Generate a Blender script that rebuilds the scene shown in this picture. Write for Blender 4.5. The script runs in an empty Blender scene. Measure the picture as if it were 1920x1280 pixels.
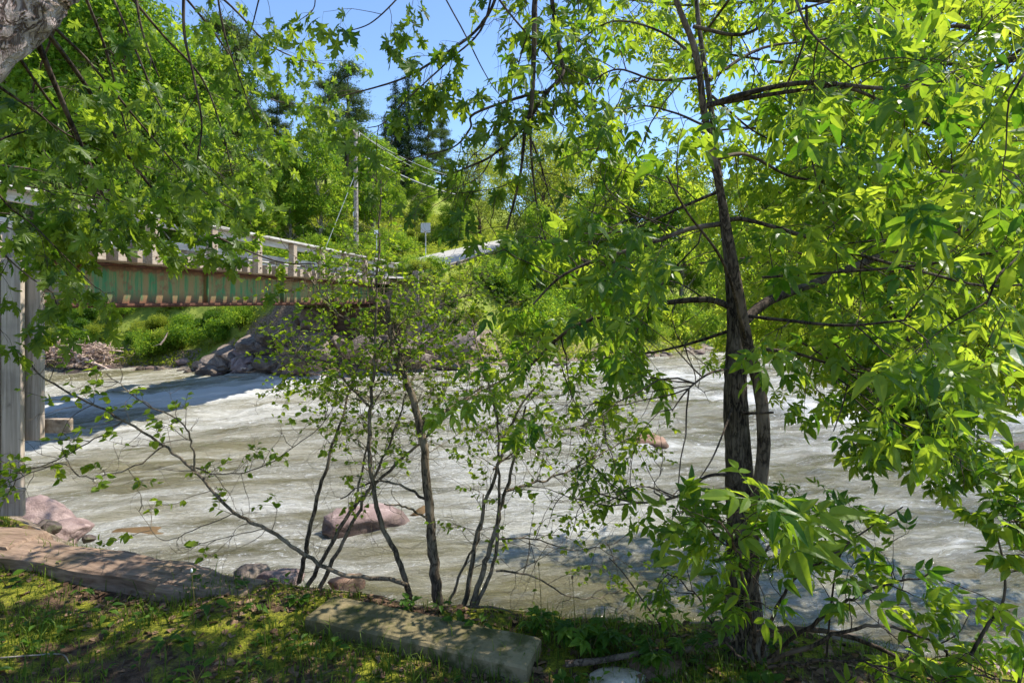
import bpy, math, random
import numpy as np
from mathutils import Vector, Matrix, noise as mnoise
C = bpy.context.scene
COL = C.collection

# ------------------------------------------------------------------ camera, light, exposure
EYE = 1.6          # camera height over the mossy bank
F = 1067.0         # focal length in photo pixels
HOR = 565.0        # photo row of the horizon
cam = bpy.data.cameras.new("camera"); camo = bpy.data.objects.new("camera", cam); COL.objects.link(camo)
cam.sensor_width = 36; cam.lens = 20.0; cam.shift_y = -(640 - HOR) / 1920
cam.clip_start = 0.05; cam.clip_end = 3000
camo.location = (0, 0, EYE); camo.rotation_euler = (math.radians(90), 0, 0)
C.camera = camo
SUN = Vector((0.80, 0.30, 1.32)).normalized()
w = bpy.data.worlds.new("World"); C.world = w; w.use_nodes = True
nt = w.node_tree; nt.nodes.clear()
sky = nt.nodes.new('ShaderNodeTexSky'); sky.sky_type = 'NISHITA'; sky.sun_disc = False
sky.sun_elevation = math.asin(SUN.z); sky.sun_rotation = math.atan2(SUN.x, SUN.y)
sky.air_density = 1.0; sky.dust_density = 0.05; sky.ozone_density = 4.0; sky.altitude = 1500
bg = nt.nodes.new('ShaderNodeBackground'); bg.inputs[1].default_value = 0.15
wo = nt.nodes.new('ShaderNodeOutputWorld')
nt.links.new(sky.outputs[0], bg.inputs[0]); nt.links.new(bg.outputs[0], wo.inputs[0])
sl = bpy.data.lights.new("sun", 'SUN'); sl.energy = 3.9; sl.angle = math.radians(0.53); sl.color = (1, 0.95, 0.86)
so = bpy.data.objects.new("sun", sl); COL.objects.link(so); so.location = (10, 10, 30)
so.rotation_euler = SUN.to_track_quat('Z', 'Y').to_euler()
C.view_settings.view_transform = 'Standard'; C.view_settings.look = 'None'
C.view_settings.exposure = 1.0; C.view_settings.gamma = 1
C.render.engine = 'CYCLES'
C.cycles.max_bounces = 8; C.cycles.diffuse_bounces = 4; C.cycles.transmission_bounces = 6
C.cycles.glossy_bounces = 2; C.cycles.sample_clamp_indirect = 6; C.cycles.use_denoising = True
C.cycles.caustics_reflective = False; C.cycles.caustics_refractive = False

def P(px, py, Y):
    return np.array([(px - 960) / F * Y, Y, EYE - (py - HOR) / F * Y])

# ------------------------------------------------------------------ helpers
def put(o, parent=None):
    COL.objects.link(o)
    if parent is not None: o.parent = parent
    return o
def tag(o, label=None, cat=None, group=None, kind=None):
    if label: o['label'] = label
    if cat: o['category'] = cat
    if group: o['group'] = group
    if kind: o['kind'] = kind
    return o
def thing(name, label, cat, loc=(0, 0, 0), group=None, rz=0):
    o = bpy.data.objects.new(name, None); o.empty_display_size = .2; COL.objects.link(o)
    o.location = tuple(float(v) for v in loc); o.rotation_euler = (0, 0, rz)
    return tag(o, label, cat, group)

class Acc:
    """collects vertices, faces and a per-vertex random value"""
    def __init__(s): s.v = []; s.t = []; s.q = []; s.r = []; s.n = 0
    def add(s, V, Fc, r=0.5):
        V = np.asarray(V, float); Fc = np.asarray(Fc, int)
        if not len(V): return
        s.v.append(V); (s.t if Fc.shape[1] == 3 else s.q).append(Fc + s.n)
        s.r.append(np.full(len(V), r) if np.isscalar(r) else np.asarray(r)); s.n += len(V)
    def build(s, name, mat, parent=None, smooth=False, origin=None, attrs=None):
        me = bpy.data.meshes.new(name)
        V = np.concatenate(s.v).astype(np.float32)
        if origin is not None: V = V - np.asarray(origin, np.float32)
        T = np.concatenate(s.t) if s.t else np.zeros((0, 3), int)
        Q = np.concatenate(s.q) if s.q else np.zeros((0, 4), int)
        me.vertices.add(len(V)); me.vertices.foreach_set('co', V.ravel())
        me.loops.add(T.size + Q.size)
        me.loops.foreach_set('vertex_index', np.concatenate([T.ravel(), Q.ravel()]).astype(np.int32))
        me.polygons.add(len(T) + len(Q))
        st = np.concatenate([np.arange(len(T)) * 3, T.size + np.arange(len(Q)) * 4]).astype(np.int32)
        me.polygons.foreach_set('loop_start', st)
        me.update(calc_edges=True); me.validate()
        me.polygons.foreach_set('use_smooth', np.full(len(me.polygons), smooth))
        a = me.attributes.new('rnd', 'FLOAT', 'POINT'); a.data.foreach_set('value', np.concatenate(s.r).astype(np.float32))
        for k, arr in (attrs or {}).items():
            if arr.ndim == 2:
                a = me.attributes.new(k, 'FLOAT_VECTOR', 'POINT'); a.data.foreach_set('vector', arr.astype(np.float32).ravel())
            else:
                a = me.attributes.new(k, 'FLOAT', 'POINT'); a.data.foreach_set('value', arr.astype(np.float32))
        me.materials.append(mat)
        o = bpy.data.objects.new(name, me)
        return put(o, parent)

def nrm(v, ax=-1):
    v = np.asarray(v, float); return v / np.maximum(np.linalg.norm(v, axis=ax, keepdims=True), 1e-9)
def catmull(pts, n=5):
    p = np.asarray(pts, float)
    if len(p) < 3: return np.array([p[0] + (p[-1] - p[0]) * t for t in np.linspace(0, 1, n + 1)])
    q = np.vstack([2 * p[0] - p[1], p, 2 * p[-1] - p[-2]]); out = []
    for i in range(1, len(q) - 2):
        for t in np.linspace(0, 1, n, endpoint=False):
            a, b, c, d = q[i - 1], q[i], q[i + 1], q[i + 2]
            out.append(.5 * ((2 * b) + (c - a) * t + (2 * a - 5 * b + 4 * c - d) * t * t + (3 * b - a - 3 * c + d) * t ** 3))
    out.append(p[-1]); return np.array(out)
def tube(acc, path, r0, r1=None, sides=6, r=0.5, lump=0.0, rng=None):
    path = np.asarray(path, float); n = len(path)
    rad = np.linspace(r0, r1 if r1 is not None else r0, n) if np.isscalar(r0) else np.asarray(r0)
    T = nrm(np.gradient(path, axis=0))
    ref = np.array([0.31, 0.17, 0.94]) if abs(T[:, 2]).mean() < .8 else np.array([0.96, .2, 0.1])
    A = nrm(np.cross(T, ref)); B = np.cross(T, A)
    th = np.arange(sides) / sides * 2 * math.pi
    R = rad[:, None] * np.ones((n, sides))
    if lump and rng is not None: R = R * (1 + lump * rng.normal(0, 1, (n, sides)))
    V = path[:, None] + R[..., None] * (np.cos(th)[None, :, None] * A[:, None] + np.sin(th)[None, :, None] * B[:, None])
    V = V.reshape(-1, 3); i = np.arange(n - 1)[:, None] * sides; j = np.arange(sides)[None]; k = (j + 1) % sides
    Q = np.stack([i + j, i + k, i + sides + k, i + sides + j], -1).reshape(-1, 4)
    acc.add(V, Q, r)
    acc.add(np.vstack([V[-sides:], path[-1] + T[-1] * rad[-1] * .5]), [[a, (a + 1) % sides, sides] for a in range(sides)], r)
    acc.add(np.vstack([V[:sides], path[0]]), [[(a + 1) % sides, a, sides] for a in range(sides)], r)
def box(acc, x0, x1, y0, y1, z0, z1, r=0.5, M=None):
    V = np.array([[x, y, z] for x in (x0, x1) for y in (y0, y1) for z in (z0, z1)], float)
    if M is not None: V = V @ np.asarray(M)[:3, :3].T + np.asarray(M)[:3, 3]
    acc.add(V, [[0, 1, 3, 2], [4, 6, 7, 5], [0, 4, 5, 1], [2, 3, 7, 6], [0, 2, 6, 4], [1, 5, 7, 3]], r)
def bevel(o, wd=.01, seg=2):
    m = o.modifiers.new("bevel", 'BEVEL'); m.width = wd; m.segments = seg; m.limit_method = 'ANGLE'; return o

def vnoise(x, y, seed=0):
    xi = np.floor(x).astype(np.int64); yi = np.floor(y).astype(np.int64); fx = x - xi; fy = y - yi
    fx = fx * fx * (3 - 2 * fx); fy = fy * fy * (3 - 2 * fy)
    def h(a, b):
        n = (a * 374761393 + b * 668265263 + seed * 974634777) & 0xffffffff
        n = ((n ^ (n >> 13)) * 1274126177) & 0xffffffff
        return ((n ^ (n >> 16)) & 0xffff) / 65535.0
    return (h(xi, yi) * (1 - fx) + h(xi + 1, yi) * fx) * (1 - fy) + (h(xi, yi + 1) * (1 - fx) + h(xi + 1, yi + 1) * fx) * fy
def fbm(x, y, o=4, seed=0):
    s = 0; a = .5
    for k in range(o): s = s + a * vnoise(x * 2 ** k, y * 2 ** k, seed + k); a *= .5
    return s
def sstep(a, b, x):
    t = np.clip((x - a) / (b - a), 0, 1); return t * t * (3 - 2 * t)

# ------------------------------------------------------------------ materials
class NM:
    def __init__(s, name):
        s.m = bpy.data.materials.new(name); s.m.use_nodes = True; s.t = s.m.node_tree; s.t.nodes.clear()
        s.out = s.n('ShaderNodeOutputMaterial')
    def n(s, k, **kw):
        nd = s.t.nodes.new(k)
        for a, b in kw.items(): setattr(nd, a, b)
        return nd
    def l(s, a, b): s.t.links.new(a, b)
    def noise(s, vec, scale, detail=4, rough=.55, dist=0):
        nd = s.n('ShaderNodeTexNoise'); nd.inputs['Scale'].default_value = scale; nd.inputs['Detail'].default_value = detail
        nd.inputs['Roughness'].default_value = rough; nd.inputs['Distortion'].default_value = dist
        if vec is not None: s.l(vec, nd.inputs['Vector'])
        return nd.outputs['Fac']
    def ramp(s, fac, stops):
        nd = s.n('ShaderNodeValToRGB'); e = nd.color_ramp.elements
        while len(e) < len(stops): e.new(.5)
        for k, (p, c) in enumerate(stops):
            e[k].position = p; e[k].color = (*c, 1) if hasattr(c, '__len__') else (c, c, c, 1)
        s.l(fac, nd.inputs[0]); return nd.outputs[0]
    def mix(s, f, a, b):
        nd = s.n('ShaderNodeMix', data_type='RGBA')
        for sock, v in ((nd.inputs[0], f), (nd.inputs[6], a), (nd.inputs[7], b)):
            if hasattr(v, 'links'): s.l(v, sock)
            elif sock is nd.inputs[0]: sock.default_value = v
            else: sock.default_value = (*v, 1)
        return nd.outputs[2]
    def math(s, op, a, b=0, clamp=False):
        nd = s.n('ShaderNodeMath', operation=op, use_clamp=clamp)
        for i, v in enumerate((a, b)):
            if hasattr(v, 'links'): s.l(v, nd.inputs[i])
            else: nd.inputs[i].default_value = v
        return nd.outputs[0]
    def attr(s, name, vec=False):
        nd = s.n('ShaderNodeAttribute', attribute_name=name); return nd.outputs['Vector' if vec else 'Fac']
    def pos(s, kind='Object'): return s.n('ShaderNodeTexCoord').outputs[kind]
    def mapv(s, vec, sc, rot=(0, 0, 0)):
        nd = s.n('ShaderNodeMapping'); nd.inputs['Scale'].default_value = sc; nd.inputs['Rotation'].default_value = rot
        s.l(vec, nd.inputs[0]); return nd.outputs[0]
    def bump(s, h, strength=.5, dist=.02):
        nd = s.n('ShaderNodeBump'); nd.inputs['Strength'].default_value = strength; nd.inputs['Distance'].default_value = dist
        s.l(h, nd.inputs['Height']); return nd.outputs[0]
    def principled(s, col, rough=.8, spec=.3, bump=None):
        p = s.n('ShaderNodeBsdfPrincipled')
        for k, v in (('Base Color', col), ('Roughness', rough)):
            if hasattr(v, 'links'): s.l(v, p.inputs[k])
            elif k == 'Base Color': p.inputs[k].default_value = (*v, 1)
            else: p.inputs[k].default_value = v
        p.inputs['Specular IOR Level'].default_value = spec
        if bump is not None: s.l(bump, p.inputs['Normal'])
        return p.outputs[0]
    def done(s, sh): s.l(sh, s.out.inputs[0]); return s.m

def leafmat(name, dark, light, tdark, tlight, mixf=.5, rough=.45, spec=.4):
    k = NM(name); r = k.math('ADD', k.attr('rnd'), k.math('MULTIPLY', k.math('SUBTRACT', k.noise(k.pos(), 35, 3, .6), .5), .9), True)
    c = k.mix(r, dark, light); tc = k.mix(r, tdark, tlight)
    b = k.bump(k.noise(k.pos(), 60, 3), .25, .004)
    p = k.principled(c, rough, spec, b)
    t = k.n('ShaderNodeBsdfTranslucent'); k.l(tc, t.inputs[0])
    m = k.n('ShaderNodeMixShader'); m.inputs[0].default_value = mixf
    k.l(p, m.inputs[1]); k.l(t.outputs[0], m.inputs[2]); return k.done(m.outputs[0])
def barkmat(name, a, b, sc=(14, 14, 3), bs=.8, bd=.01, rough=.9):
    k = NM(name); v = k.mapv(k.pos(), sc)
    n1 = k.noise(v, 1.5, 6, .65, .4); n2 = k.noise(k.pos(), 6, 3)
    rg = k.math('ABSOLUTE', k.math('SUBTRACT', k.noise(v, 1.1, 4, .6, .8), .5))
    crack = k.ramp(rg, [(0, .05), (.07, 1)])
    f = k.math('MULTIPLY', n1, crack); c = k.mix(k.ramp(f, [(.12, 0), (.6, 1)]), a, b)
    c = k.mix(k.ramp(n2, [(.5, 0), (.72, 1)]), c, tuple(min(1, x * 1.35 + .02) for x in b))
    return k.done(k.principled(c, rough, .15, k.bump(f, bs, bd)))
def woodmat(name, a, b, sc=(1, 1, .06), stain=(.2, .1, .05), bs=.4):
    k = NM(name); r = k.attr('rnd')
    cmb = k.n('ShaderNodeVectorMath', operation='ADD'); k.l(k.pos(), cmb.inputs[0])
    rv = k.n('ShaderNodeCombineXYZ'); k.l(k.math('MULTIPLY', r, 37.0), rv.inputs[0]); k.l(k.math('MULTIPLY', r, 11.0), rv.inputs[2]); k.l(rv.outputs[0], cmb.inputs[1])
    v = k.mapv(cmb.outputs[0], sc); g = k.noise(v, 40, 5, .6, .3); g2 = k.noise(cmb.outputs[0], 3.0, 4, .6)
    c = k.mix(k.ramp(g, [(.3, 0), (.7, 1)]), a, b)
    c = k.mix(k.ramp(g2, [(.5, 0), (.75, .55)]), c, stain)
    kn = k.noise(cmb.outputs[0], 9, 2); c = k.mix(k.ramp(kn, [(.70, 0), (.76, .6)]), c, tuple(x * .3 for x in a))
    return k.done(k.principled(c, .85, .2, k.bump(g, bs, .006)))
def rockmat(name, a, b, c3, moss=0.0, sc=1.0):
    k = NM(name); p = k.pos(); g = k.noise(p, 2.2 * sc, 6, .65); f = k.noise(p, 28 * sc, 4, .7)
    lay = k.noise(k.mapv(p, (1, 1, 5), (.4, .3, 0)), 2.5 * sc, 5, .6, .6)
    c = k.mix(k.ramp(g, [(.36, 0), (.64, 1)]), a, b); c = k.mix(k.ramp(lay, [(.52, 0), (.68, .8)]), c, c3)
    c = k.mix(k.ramp(f, [(.58, 0), (.72, .5)]), c, tuple(x * .35 for x in a))
    c = k.mix(k.ramp(k.noise(p, 9 * sc, 3), [(.6, 0), (.7, .45)]), c, tuple(min(1, x * 1.5) for x in b))
    if moss: c = k.mix(k.ramp(k.noise(p, 3.5 * sc, 5, .7), [(.58 - moss * .1, 0), (.68, .8)]), c, (.07, .09, .02))
    gz = k.n('ShaderNodeSeparateXYZ'); geo = k.n('ShaderNodeNewGeometry'); k.l(geo.outputs['Position'], gz.inputs[0])
    wet = k.ramp(k.math('ADD', k.math('SUBTRACT', -1.42, gz.outputs[2]), k.math('MULTIPLY', g, .12)), [(.02, 0), (.07, 1)])
    wn = k.n('ShaderNodeMix', data_type='RGBA', blend_type='MULTIPLY'); k.l(k.math('MULTIPLY', wet, .75), wn.inputs[0]); k.l(c, wn.inputs[6]); wn.inputs[7].default_value = (.28, .25, .20, 1); c = wn.outputs[2]
    h = k.math('ADD', k.math('MULTIPLY', lay, .9), k.math('MULTIPLY', f, .8))
    return k.done(k.principled(c, .75, .35, k.bump(h, .7, .03 / sc)))

M = {}
M['maple_leaf'] = leafmat('maple_leaf', (.05, .105, .014), (.15, .23, .025), (.14, .28, .014), (.50, .62, .04), .55)
M['ash_leaf'] = leafmat('ash_leaf', (.045, .12, .015), (.14, .24, .025), (.13, .30, .012), (.60, .72, .045), .55, .4, .4)
M['elder_leaf'] = leafmat('elder_leaf', (.07, .15, .015), (.19, .28, .03), (.26, .44, .015), (.74, .80, .06), .6, .45, .35)
M['shrub_leaf'] = leafmat('shrub_leaf', (.07, .14, .012), (.20, .29, .02), (.20, .38, .012), (.60, .70, .03), .55, .45, .35)
M['far_leaf_bright'] = leafmat('far_leaf_bright', (.075, .17, .016), (.17, .28, .028), (.25, .46, .02), (.60, .70, .06), .5, .6, .2)
M['far_leaf_yellow'] = leafmat('far_leaf_yellow', (.12, .17, .02), (.24, .29, .035), (.36, .46, .03), (.64, .66, .08), .5, .6, .2)
M['far_leaf_deep'] = leafmat('far_leaf_deep', (.055, .13, .015), (.14, .24, .025), (.18, .36, .015), (.48, .62, .04), .5, .6, .2)
M['pine_needle'] = leafmat('pine_needle', (.04, .075, .022), (.10, .14, .035), (.08, .14, .025), (.20, .27, .04), .35, .7, .2)
M['spruce_needle'] = leafmat('spruce_needle', (.014, .034, .014), (.04, .075, .025), (.02, .05, .012), (.06, .11, .02), .25, .7, .2)
M['weed_leaf'] = leafmat('weed_leaf', (.03, .085, .008), (.10, .19, .012), (.07, .22, .008), (.30, .46, .02), .4, .5, .3)
M['grass'] = leafmat('grass', (.04, .09, .008), (.16, .22, .02), (.08, .20, .008), (.34, .42, .03), .35, .55, .3)
M['litter'] = leafmat('litter', (.07, .038, .02), (.36, .23, .14), (.05, .03, .01), (.2, .1, .03), .15, .8, .2)
M['bark_dark'] = barkmat('bark_dark', (.024, .018, .014), (.11, .08, .058), (22, 22, 5), .6, .004)
M['bark_ash'] = barkmat('bark_ash', (.022, .016, .012), (.145, .110, .078), (42, 42, 9), 1.0, .008)
M['bark_maple'] = barkmat('bark_maple', (.15, .10, .085), (.62, .50, .46), (17, 17, 6), 1.0, .02)
M['bark_brown'] = barkmat('bark_brown', (.035, .025, .018), (.16, .115, .082), (30, 30, 12), .8, .004)
M['bark_shrub'] = barkmat('bark_shrub', (.045, .035, .024), (.20, .155, .105), (26, 26, 8), .5, .003)
M['bark_grey'] = barkmat('bark_grey', (.14, .12, .10), (.40, .35, .29), (4, 4, 1), .5, .02)
M['driftwood'] = barkmat('driftwood', (.20, .13, .09), (.62, .47, .37), (6, 6, 2), .4, .01)
M['stalk'] = leafmat('stalk', (.15, .10, .03), (.20, .18, .05), (.1, .1, .02), (.2, .2, .03), .15)
M['wood_grey'] = woodmat('wood_grey', (.30, .235, .175), (.64, .54, .44), (1, 1, .05), (.16, .14, .13))
M['bridge_wood'] = woodmat('bridge_wood', (.26, .19, .125), (.52, .43, .33), (1, .2, 1), (.22, .13, .08))
M['bridge_rail'] = woodmat('bridge_rail', (.40, .37, .32), (.66, .63, .57), (1, .05, 1), (.30, .25, .2))
M['guard_wood'] = woodmat('guard_wood', (.16, .13, .10), (.34, .29, .24), (1, 1, .1), (.1, .08, .06))
M['sleeper'] = woodmat('sleeper', (.12, .075, .05), (.36, .25, .175), (.12, 1, 1), (.10, .09, .03), 1.0)
M['abut_wood'] = woodmat('abut_wood', (.07, .045, .03), (.19, .12, .08), (.1, 1, 1), (.05, .03, .02), .8)
M['rock_pink'] = rockmat('rock_pink', (.19, .125, .11), (.38, .28, .25), (.13, .085, .085), .0, 1.2)
M['rock_purple'] = rockmat('rock_purple', (.11, .082, .065), (.27, .215, .17), (.09, .065, .06), .0, 1.0)
M['rock_tan'] = rockmat('rock_tan', (.33, .26, .19), (.62, .54, .45), (.22, .16, .12), .0, 1.5)
M['rock_rust'] = rockmat('rock_rust', (.22, .11, .065), (.38, .25, .17), (.15, .08, .06), .0, 1.4)
M['rock_orange'] = rockmat('rock_orange', (.24, .15, .06), (.36, .23, .10), (.19, .15, .08), .0, 1.4)
M['rock_dark'] = rockmat('rock_dark', (.06, .045, .04), (.16, .12, .10), (.05, .04, .035), 1, 3)

def mat_concrete():
    k = NM('concrete_block'); p = k.pos(); g = k.noise(p, 3, 5, .7); f = k.noise(p, 70, 4, .7)
    c = k.mix(k.ramp(g, [(.35, 0), (.62, 1)]), (.12, .10, .045), (.29, .23, .13))
    c = k.mix(k.ramp(k.noise(p, 7, 5, .7), [(.48, 0), (.60, .85)]), c, (.075, .075, .022))
    c = k.mix(k.ramp(f, [(.6, 0), (.7, .6)]), c, (.08, .065, .04))
    return k.done(k.principled(c, .9, .2, k.bump(k.math('ADD', g, k.math('MULTIPLY', f, .5)), .6, .008)))
M['concrete'] = mat_concrete()
def mat_girder():
    k = NM('rusty_green_paint'); p = k.pos()
    st = k.noise(k.mapv(p, (1, 1, .07)), 5.5, 6, .7); fl = k.noise(p, 7, 5, .7); big = k.noise(k.mapv(p, (1, 1, .5)), 1.1, 3)
    sx = k.n('ShaderNodeSeparateXYZ'); k.l(p, sx.inputs[0])
    lo = k.ramp(k.math('ADD', k.math('SUBTRACT', 1.98, sx.outputs[2]), k.math('MULTIPLY', fl, .35)), [(.30, 0), (.60, 1)])
    hi = k.ramp(k.math('SUBTRACT', sx.outputs[2], k.math('SUBTRACT', 2.42, k.math('MULTIPLY', fl, .35))), [(0, 0), (.06, .9)])
    g = k.mix(k.ramp(st, [(.40, 0), (.62, 1)]), (.05, .19, .075), (.14, .31, .12))
    g = k.mix(k.ramp(st, [(.44, 0), (.55, .9)]), g, (.28, .19, .08))
    rust = k.mix(k.ramp(fl, [(.35, 0), (.65, 1)]), (.07, .03, .018), (.24, .11, .055))
    f = k.math('MAXIMUM', k.math('MAXIMUM', lo, hi), k.ramp(k.math('ADD', k.math('MULTIPLY', fl, .6), k.math('MULTIPLY', big, .5)), [(.57, 0), (.68, .95)]))
    c = k.mix(f, g, rust)
    return k.done(k.principled(c, .7, .3, k.bump(fl, .3, .01)))
M['girder'] = mat_girder()
def mat_rust():
    k = NM('rust'); fl = k.noise(k.pos(), 9, 5, .7)
    return k.done(k.principled(k.mix(k.ramp(fl, [(.3, 0), (.7, 1)]), (.045, .022, .016), (.17, .075, .045)), .8, .2))
M['rust'] = mat_rust()
def mat_metal():
    k = NM('galvanised_metal'); n = k.noise(k.pos(), 6, 3)
    return k.done(k.principled(k.mix(n, (.40, .42, .42), (.60, .62, .62)), .45, .5))
M['metal'] = mat_metal()
def mat_wire():
    k = NM('wire'); return k.done(k.principled((.42, .42, .40), .5, .4))
M['wire'] = mat_wire()
def mat_white():
    k = NM('white_paint'); n = k.noise(k.pos(), 12, 3); return k.done(k.principled(k.mix(n, (.7, .7, .68), (.82, .82, .80)), .6, .3))
M['white'] = mat_white()
def mat_road():
    k = NM('gravel_road'); p = k.pos(); n = k.noise(p, 1.2, 5, .7); f = k.noise(p, 30, 3, .7)
    c = k.mix(n, (.36, .34, .31), (.50, .48, .45)); c = k.mix(k.ramp(f, [(.5, 0), (.7, .5)]), c, (.25, .23, .2))
    return k.done(k.principled(c, .95, .1, k.bump(f, .4, .02)))
M['road'] = mat_road()
def mat_ground():
    k = NM('ground'); p = k.pos(); z = k.attr('zone')      # zone 0 near mossy bank, 1 stony bank, 2 far grassy hill
    n1 = k.noise(p, 2.3, 6, .65, .3); n2 = k.noise(p, 14, 5, .7); n3 = k.noise(p, 90, 3, .7)
    dirt = k.mix(k.ramp(n2, [(.35, 0), (.68, 1)]), (.045, .028, .018), (.20, .125, .08))
    moss = k.mix(k.ramp(k.math('ADD', k.math('MULTIPLY', n3, .6), k.math('MULTIPLY', n2, .4)), [(.38, 0), (.62, 1)]), (.045, .065, .012), (.30, .29, .03))
    near = k.mix(k.ramp(k.math('ADD', k.math('MULTIPLY', n1, .7), k.math('MULTIPLY', n2, .3)), [(.46, 0), (.53, 1)]), dirt, moss)
    stone = k.mix(k.ramp(n2, [(.35, 0), (.65, 1)]), (.10, .075, .055), (.36, .28, .21))
    hill = k.mix(k.ramp(n1, [(.35, 0), (.65, 1)]), (.14, .19, .03), (.30, .34, .06))
    hill = k.mix(k.ramp(k.noise(p, .35, 4), [(.55, 0), (.7, .6)]), hill, (.30, .22, .11))
    c = k.mix(k.ramp(z, [(.2, 0), (.45, 1)]), near, stone); c = k.mix(k.ramp(z, [(.6, 0), (.85, 1)]), c, hill)
    return k.done(k.principled(c, .95, .1, k.bump(k.math('ADD', n2, k.math('MULTIPLY', n3, .5)), .8, .03)))
M['ground'] = mat_ground()
def mat_water():
    k = NM('silty_river_water'); fv = k.attr('flow', True); foam = k.attr('foam')
    s1 = k.noise(k.mapv(fv, (.55, 2.6, 1)), 1.0, 8, .66, .5)
    s2 = k.noise(k.mapv(fv, (3.0, 11.0, 1)), 1.0, 8, .75, 1.2)
    s3 = k.noise(k.mapv(fv, (.20, 1.0, 1)), 1.0, 5, .6, .9)
    f = k.math('ADD', k.math('ADD', k.math('MULTIPLY', s1, .55), k.math('MULTIPLY', s2, .35)), k.math('MULTIPLY', k.math('SUBTRACT', s3, .25), .70))
    f = k.math('ADD', f, foam)
    body = k.mix(k.ramp(s3, [(.35, 0), (.65, 1)]), (.125, .110, .048), (.26, .228, .125))
    ff = k.ramp(f, [(.52, 0), (.65, .20), (.82, .52), (1.0, 1)])
    c = k.mix(ff, body, (.72, .71, .66)); sp = k.noise(k.mapv(fv, (9, 22, 1)), 1.0, 5, .8, .8)
    c = k.mix(k.math('MULTIPLY', k.ramp(sp, [(.55, 0), (.63, .95)]), k.ramp(k.math('ADD', s1, foam), [(.44, 0), (.60, 1)])), c, (.78, .77, .73))
    rough = k.math('ADD', k.math('MULTIPLY', ff, .4), .11)
    h = k.math('ADD', k.math('MULTIPLY', s2, .6), k.math('MULTIPLY', s1, .8))
    h2 = k.noise(k.mapv(fv, (6, 14, 1)), 1.0, 5, .7, .4)
    h3 = k.noise(k.mapv(fv, (16, 34, 1)), 1.0, 4, .7, .4); h = k.math('ADD', k.math('ADD', h, k.math('MULTIPLY', h2, .30)), k.math('MULTIPLY', h3, .08))
    return k.done(k.principled(c, rough, .7, k.bump(h, .95, .16)))
M['water'] = mat_water()

# ------------------------------------------------------------------ terrain
def near_edge(x): return np.interp(x, [-30, -9, -6, -4, -3.2, -1.4, -.9, .1, .6, 1.2, 1.8, 3, 6, 40], [4.5, 4.4, 4.3, 4.2, 3.72, 3.05, 3.0, 2.72, 2.75, 2.72, 2.4, 2.0, 1.0, -8])
def far_shore(x): return np.interp(x, [-80, -40, -22, -9, -3, 3.5, 12, 20, 36, 80], [28, 28, 26.8, 25.6, 26.8, 30, 35, 40, 44, 50])
ROAD = np.array([(-9.2, 19.0, 2.62), (-8.0, 27.7, 2.74), (-7.4, 31, 3.1), (-5.6, 37, 4.1), (-2.9, 44, 5.55), (0.8, 52, 7.3), (6, 60, 9.2), (14, 68, 11)])
RC = catmull(ROAD[1:], 12)
def h_base(x, y):
    ne = near_edge(x); d = y - ne
    bump = (fbm(x * 1.3, y * 1.3, 4, 3) - .47) * .16 + (fbm(x * 6, y * 6, 3, 9) - .45) * .035
    zn = bump - 2.5 * sstep(0.02, 2.6, d) + sstep(.3, 1, d) * (fbm(x * 2.5, y * 2.5, 3, 5) - .45) * .35
    emb = sstep(-7.0, -8.5, x) * sstep(4.6, 3.0, y); zn = zn + emb * 2.5
    fs = far_shore(x); e = y - fs
    top = np.interp(x, [-60, -12, -5, 3, 8, 40], [3.6, 2.6, 2.4, 1.2, .6, .6])
    zf = -2.5 + .9 * sstep(-2.5, 0, e) + (top + 1.6) * sstep(.3, 6.5, e) + (fbm(x * .9, y * .9, 4, 21) - .47) * .8 * sstep(-1, 1.5, e)
    k = np.interp(x, [-60, -20, 0, 15, 60], [.42, .40, .28, .20, .25])
    zf = zf + k * np.clip(y - np.maximum(fs + 9, 37), 0, 45) + .05 * np.clip(y - 82, 0, 150)
    zf = zf + (fbm(x * .12, y * .12, 3, 33) - .47) * 2.5 * sstep(8, 20, e)
    return np.where(y < .5 * (ne + fs), zn, zf)
def height(x, y):
    x = np.asarray(x, float); y = np.asarray(y, float); h = h_base(x, y)
    sh = x.shape; xf = x.ravel(); yf = y.ravel(); hf = h.ravel().copy()
    idx = np.where((yf > 24.5) & (yf < 75) & (abs(xf) < 24))[0]
    if len(idx):
        d2 = (xf[idx, None] - RC[None, :, 0]) ** 2 + (yf[idx, None] - RC[None, :, 1]) ** 2
        j = d2.argmin(1); d = np.sqrt(d2[np.arange(len(idx)), j])
        wgt = sstep(7.5, 3.3, d) * sstep(26.6, 28.6, yf[idx]); hf[idx] = hf[idx] * (1 - wgt) + (RC[j, 2] - .08) * wgt
    return hf.reshape(sh)
def hz(x, y): return float(height(np.array([x]), np.array([y]))[0])

def grid(name, xs, ys, zf, mat, attrs_f=None):
    X, Y = np.meshgrid(xs, ys); Z = zf(X, Y); V = np.stack([X, Y, Z], -1).reshape(-1, 3)
    nx, ny = len(xs), len(ys); i = np.arange(ny - 1)[:, None] * nx; j = np.arange(nx - 1)[None]
    Q = np.stack([i + j, i + j + 1, i + nx + j + 1, i + nx + j], -1).reshape(-1, 4)
    a = Acc(); a.add(V, Q); return a.build(name, mat, smooth=True, attrs=attrs_f(V[:, 0], V[:, 1]) if attrs_f else None)
def seg(*parts):
    return np.concatenate([np.linspace(a, b, n, endpoint=False) for a, b, n in parts] + [[parts[-1][1]]])
def zone(x, y):
    ne = near_edge(x); e = y - far_shore(x)
    z = np.where(y < ne + .25, 0.0, .5); z = np.where(e > 1.8 + 3 * (fbm(x, y, 2, 8) - .4), 1.0, z); return {'zone': z}
gx = seg((-900, -120, 12), (-120, -40, 40), (-40, -5, 110), (-5, 4, 260), (4, 40, 110), (40, 120, 40), (120, 900, 12))
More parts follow.
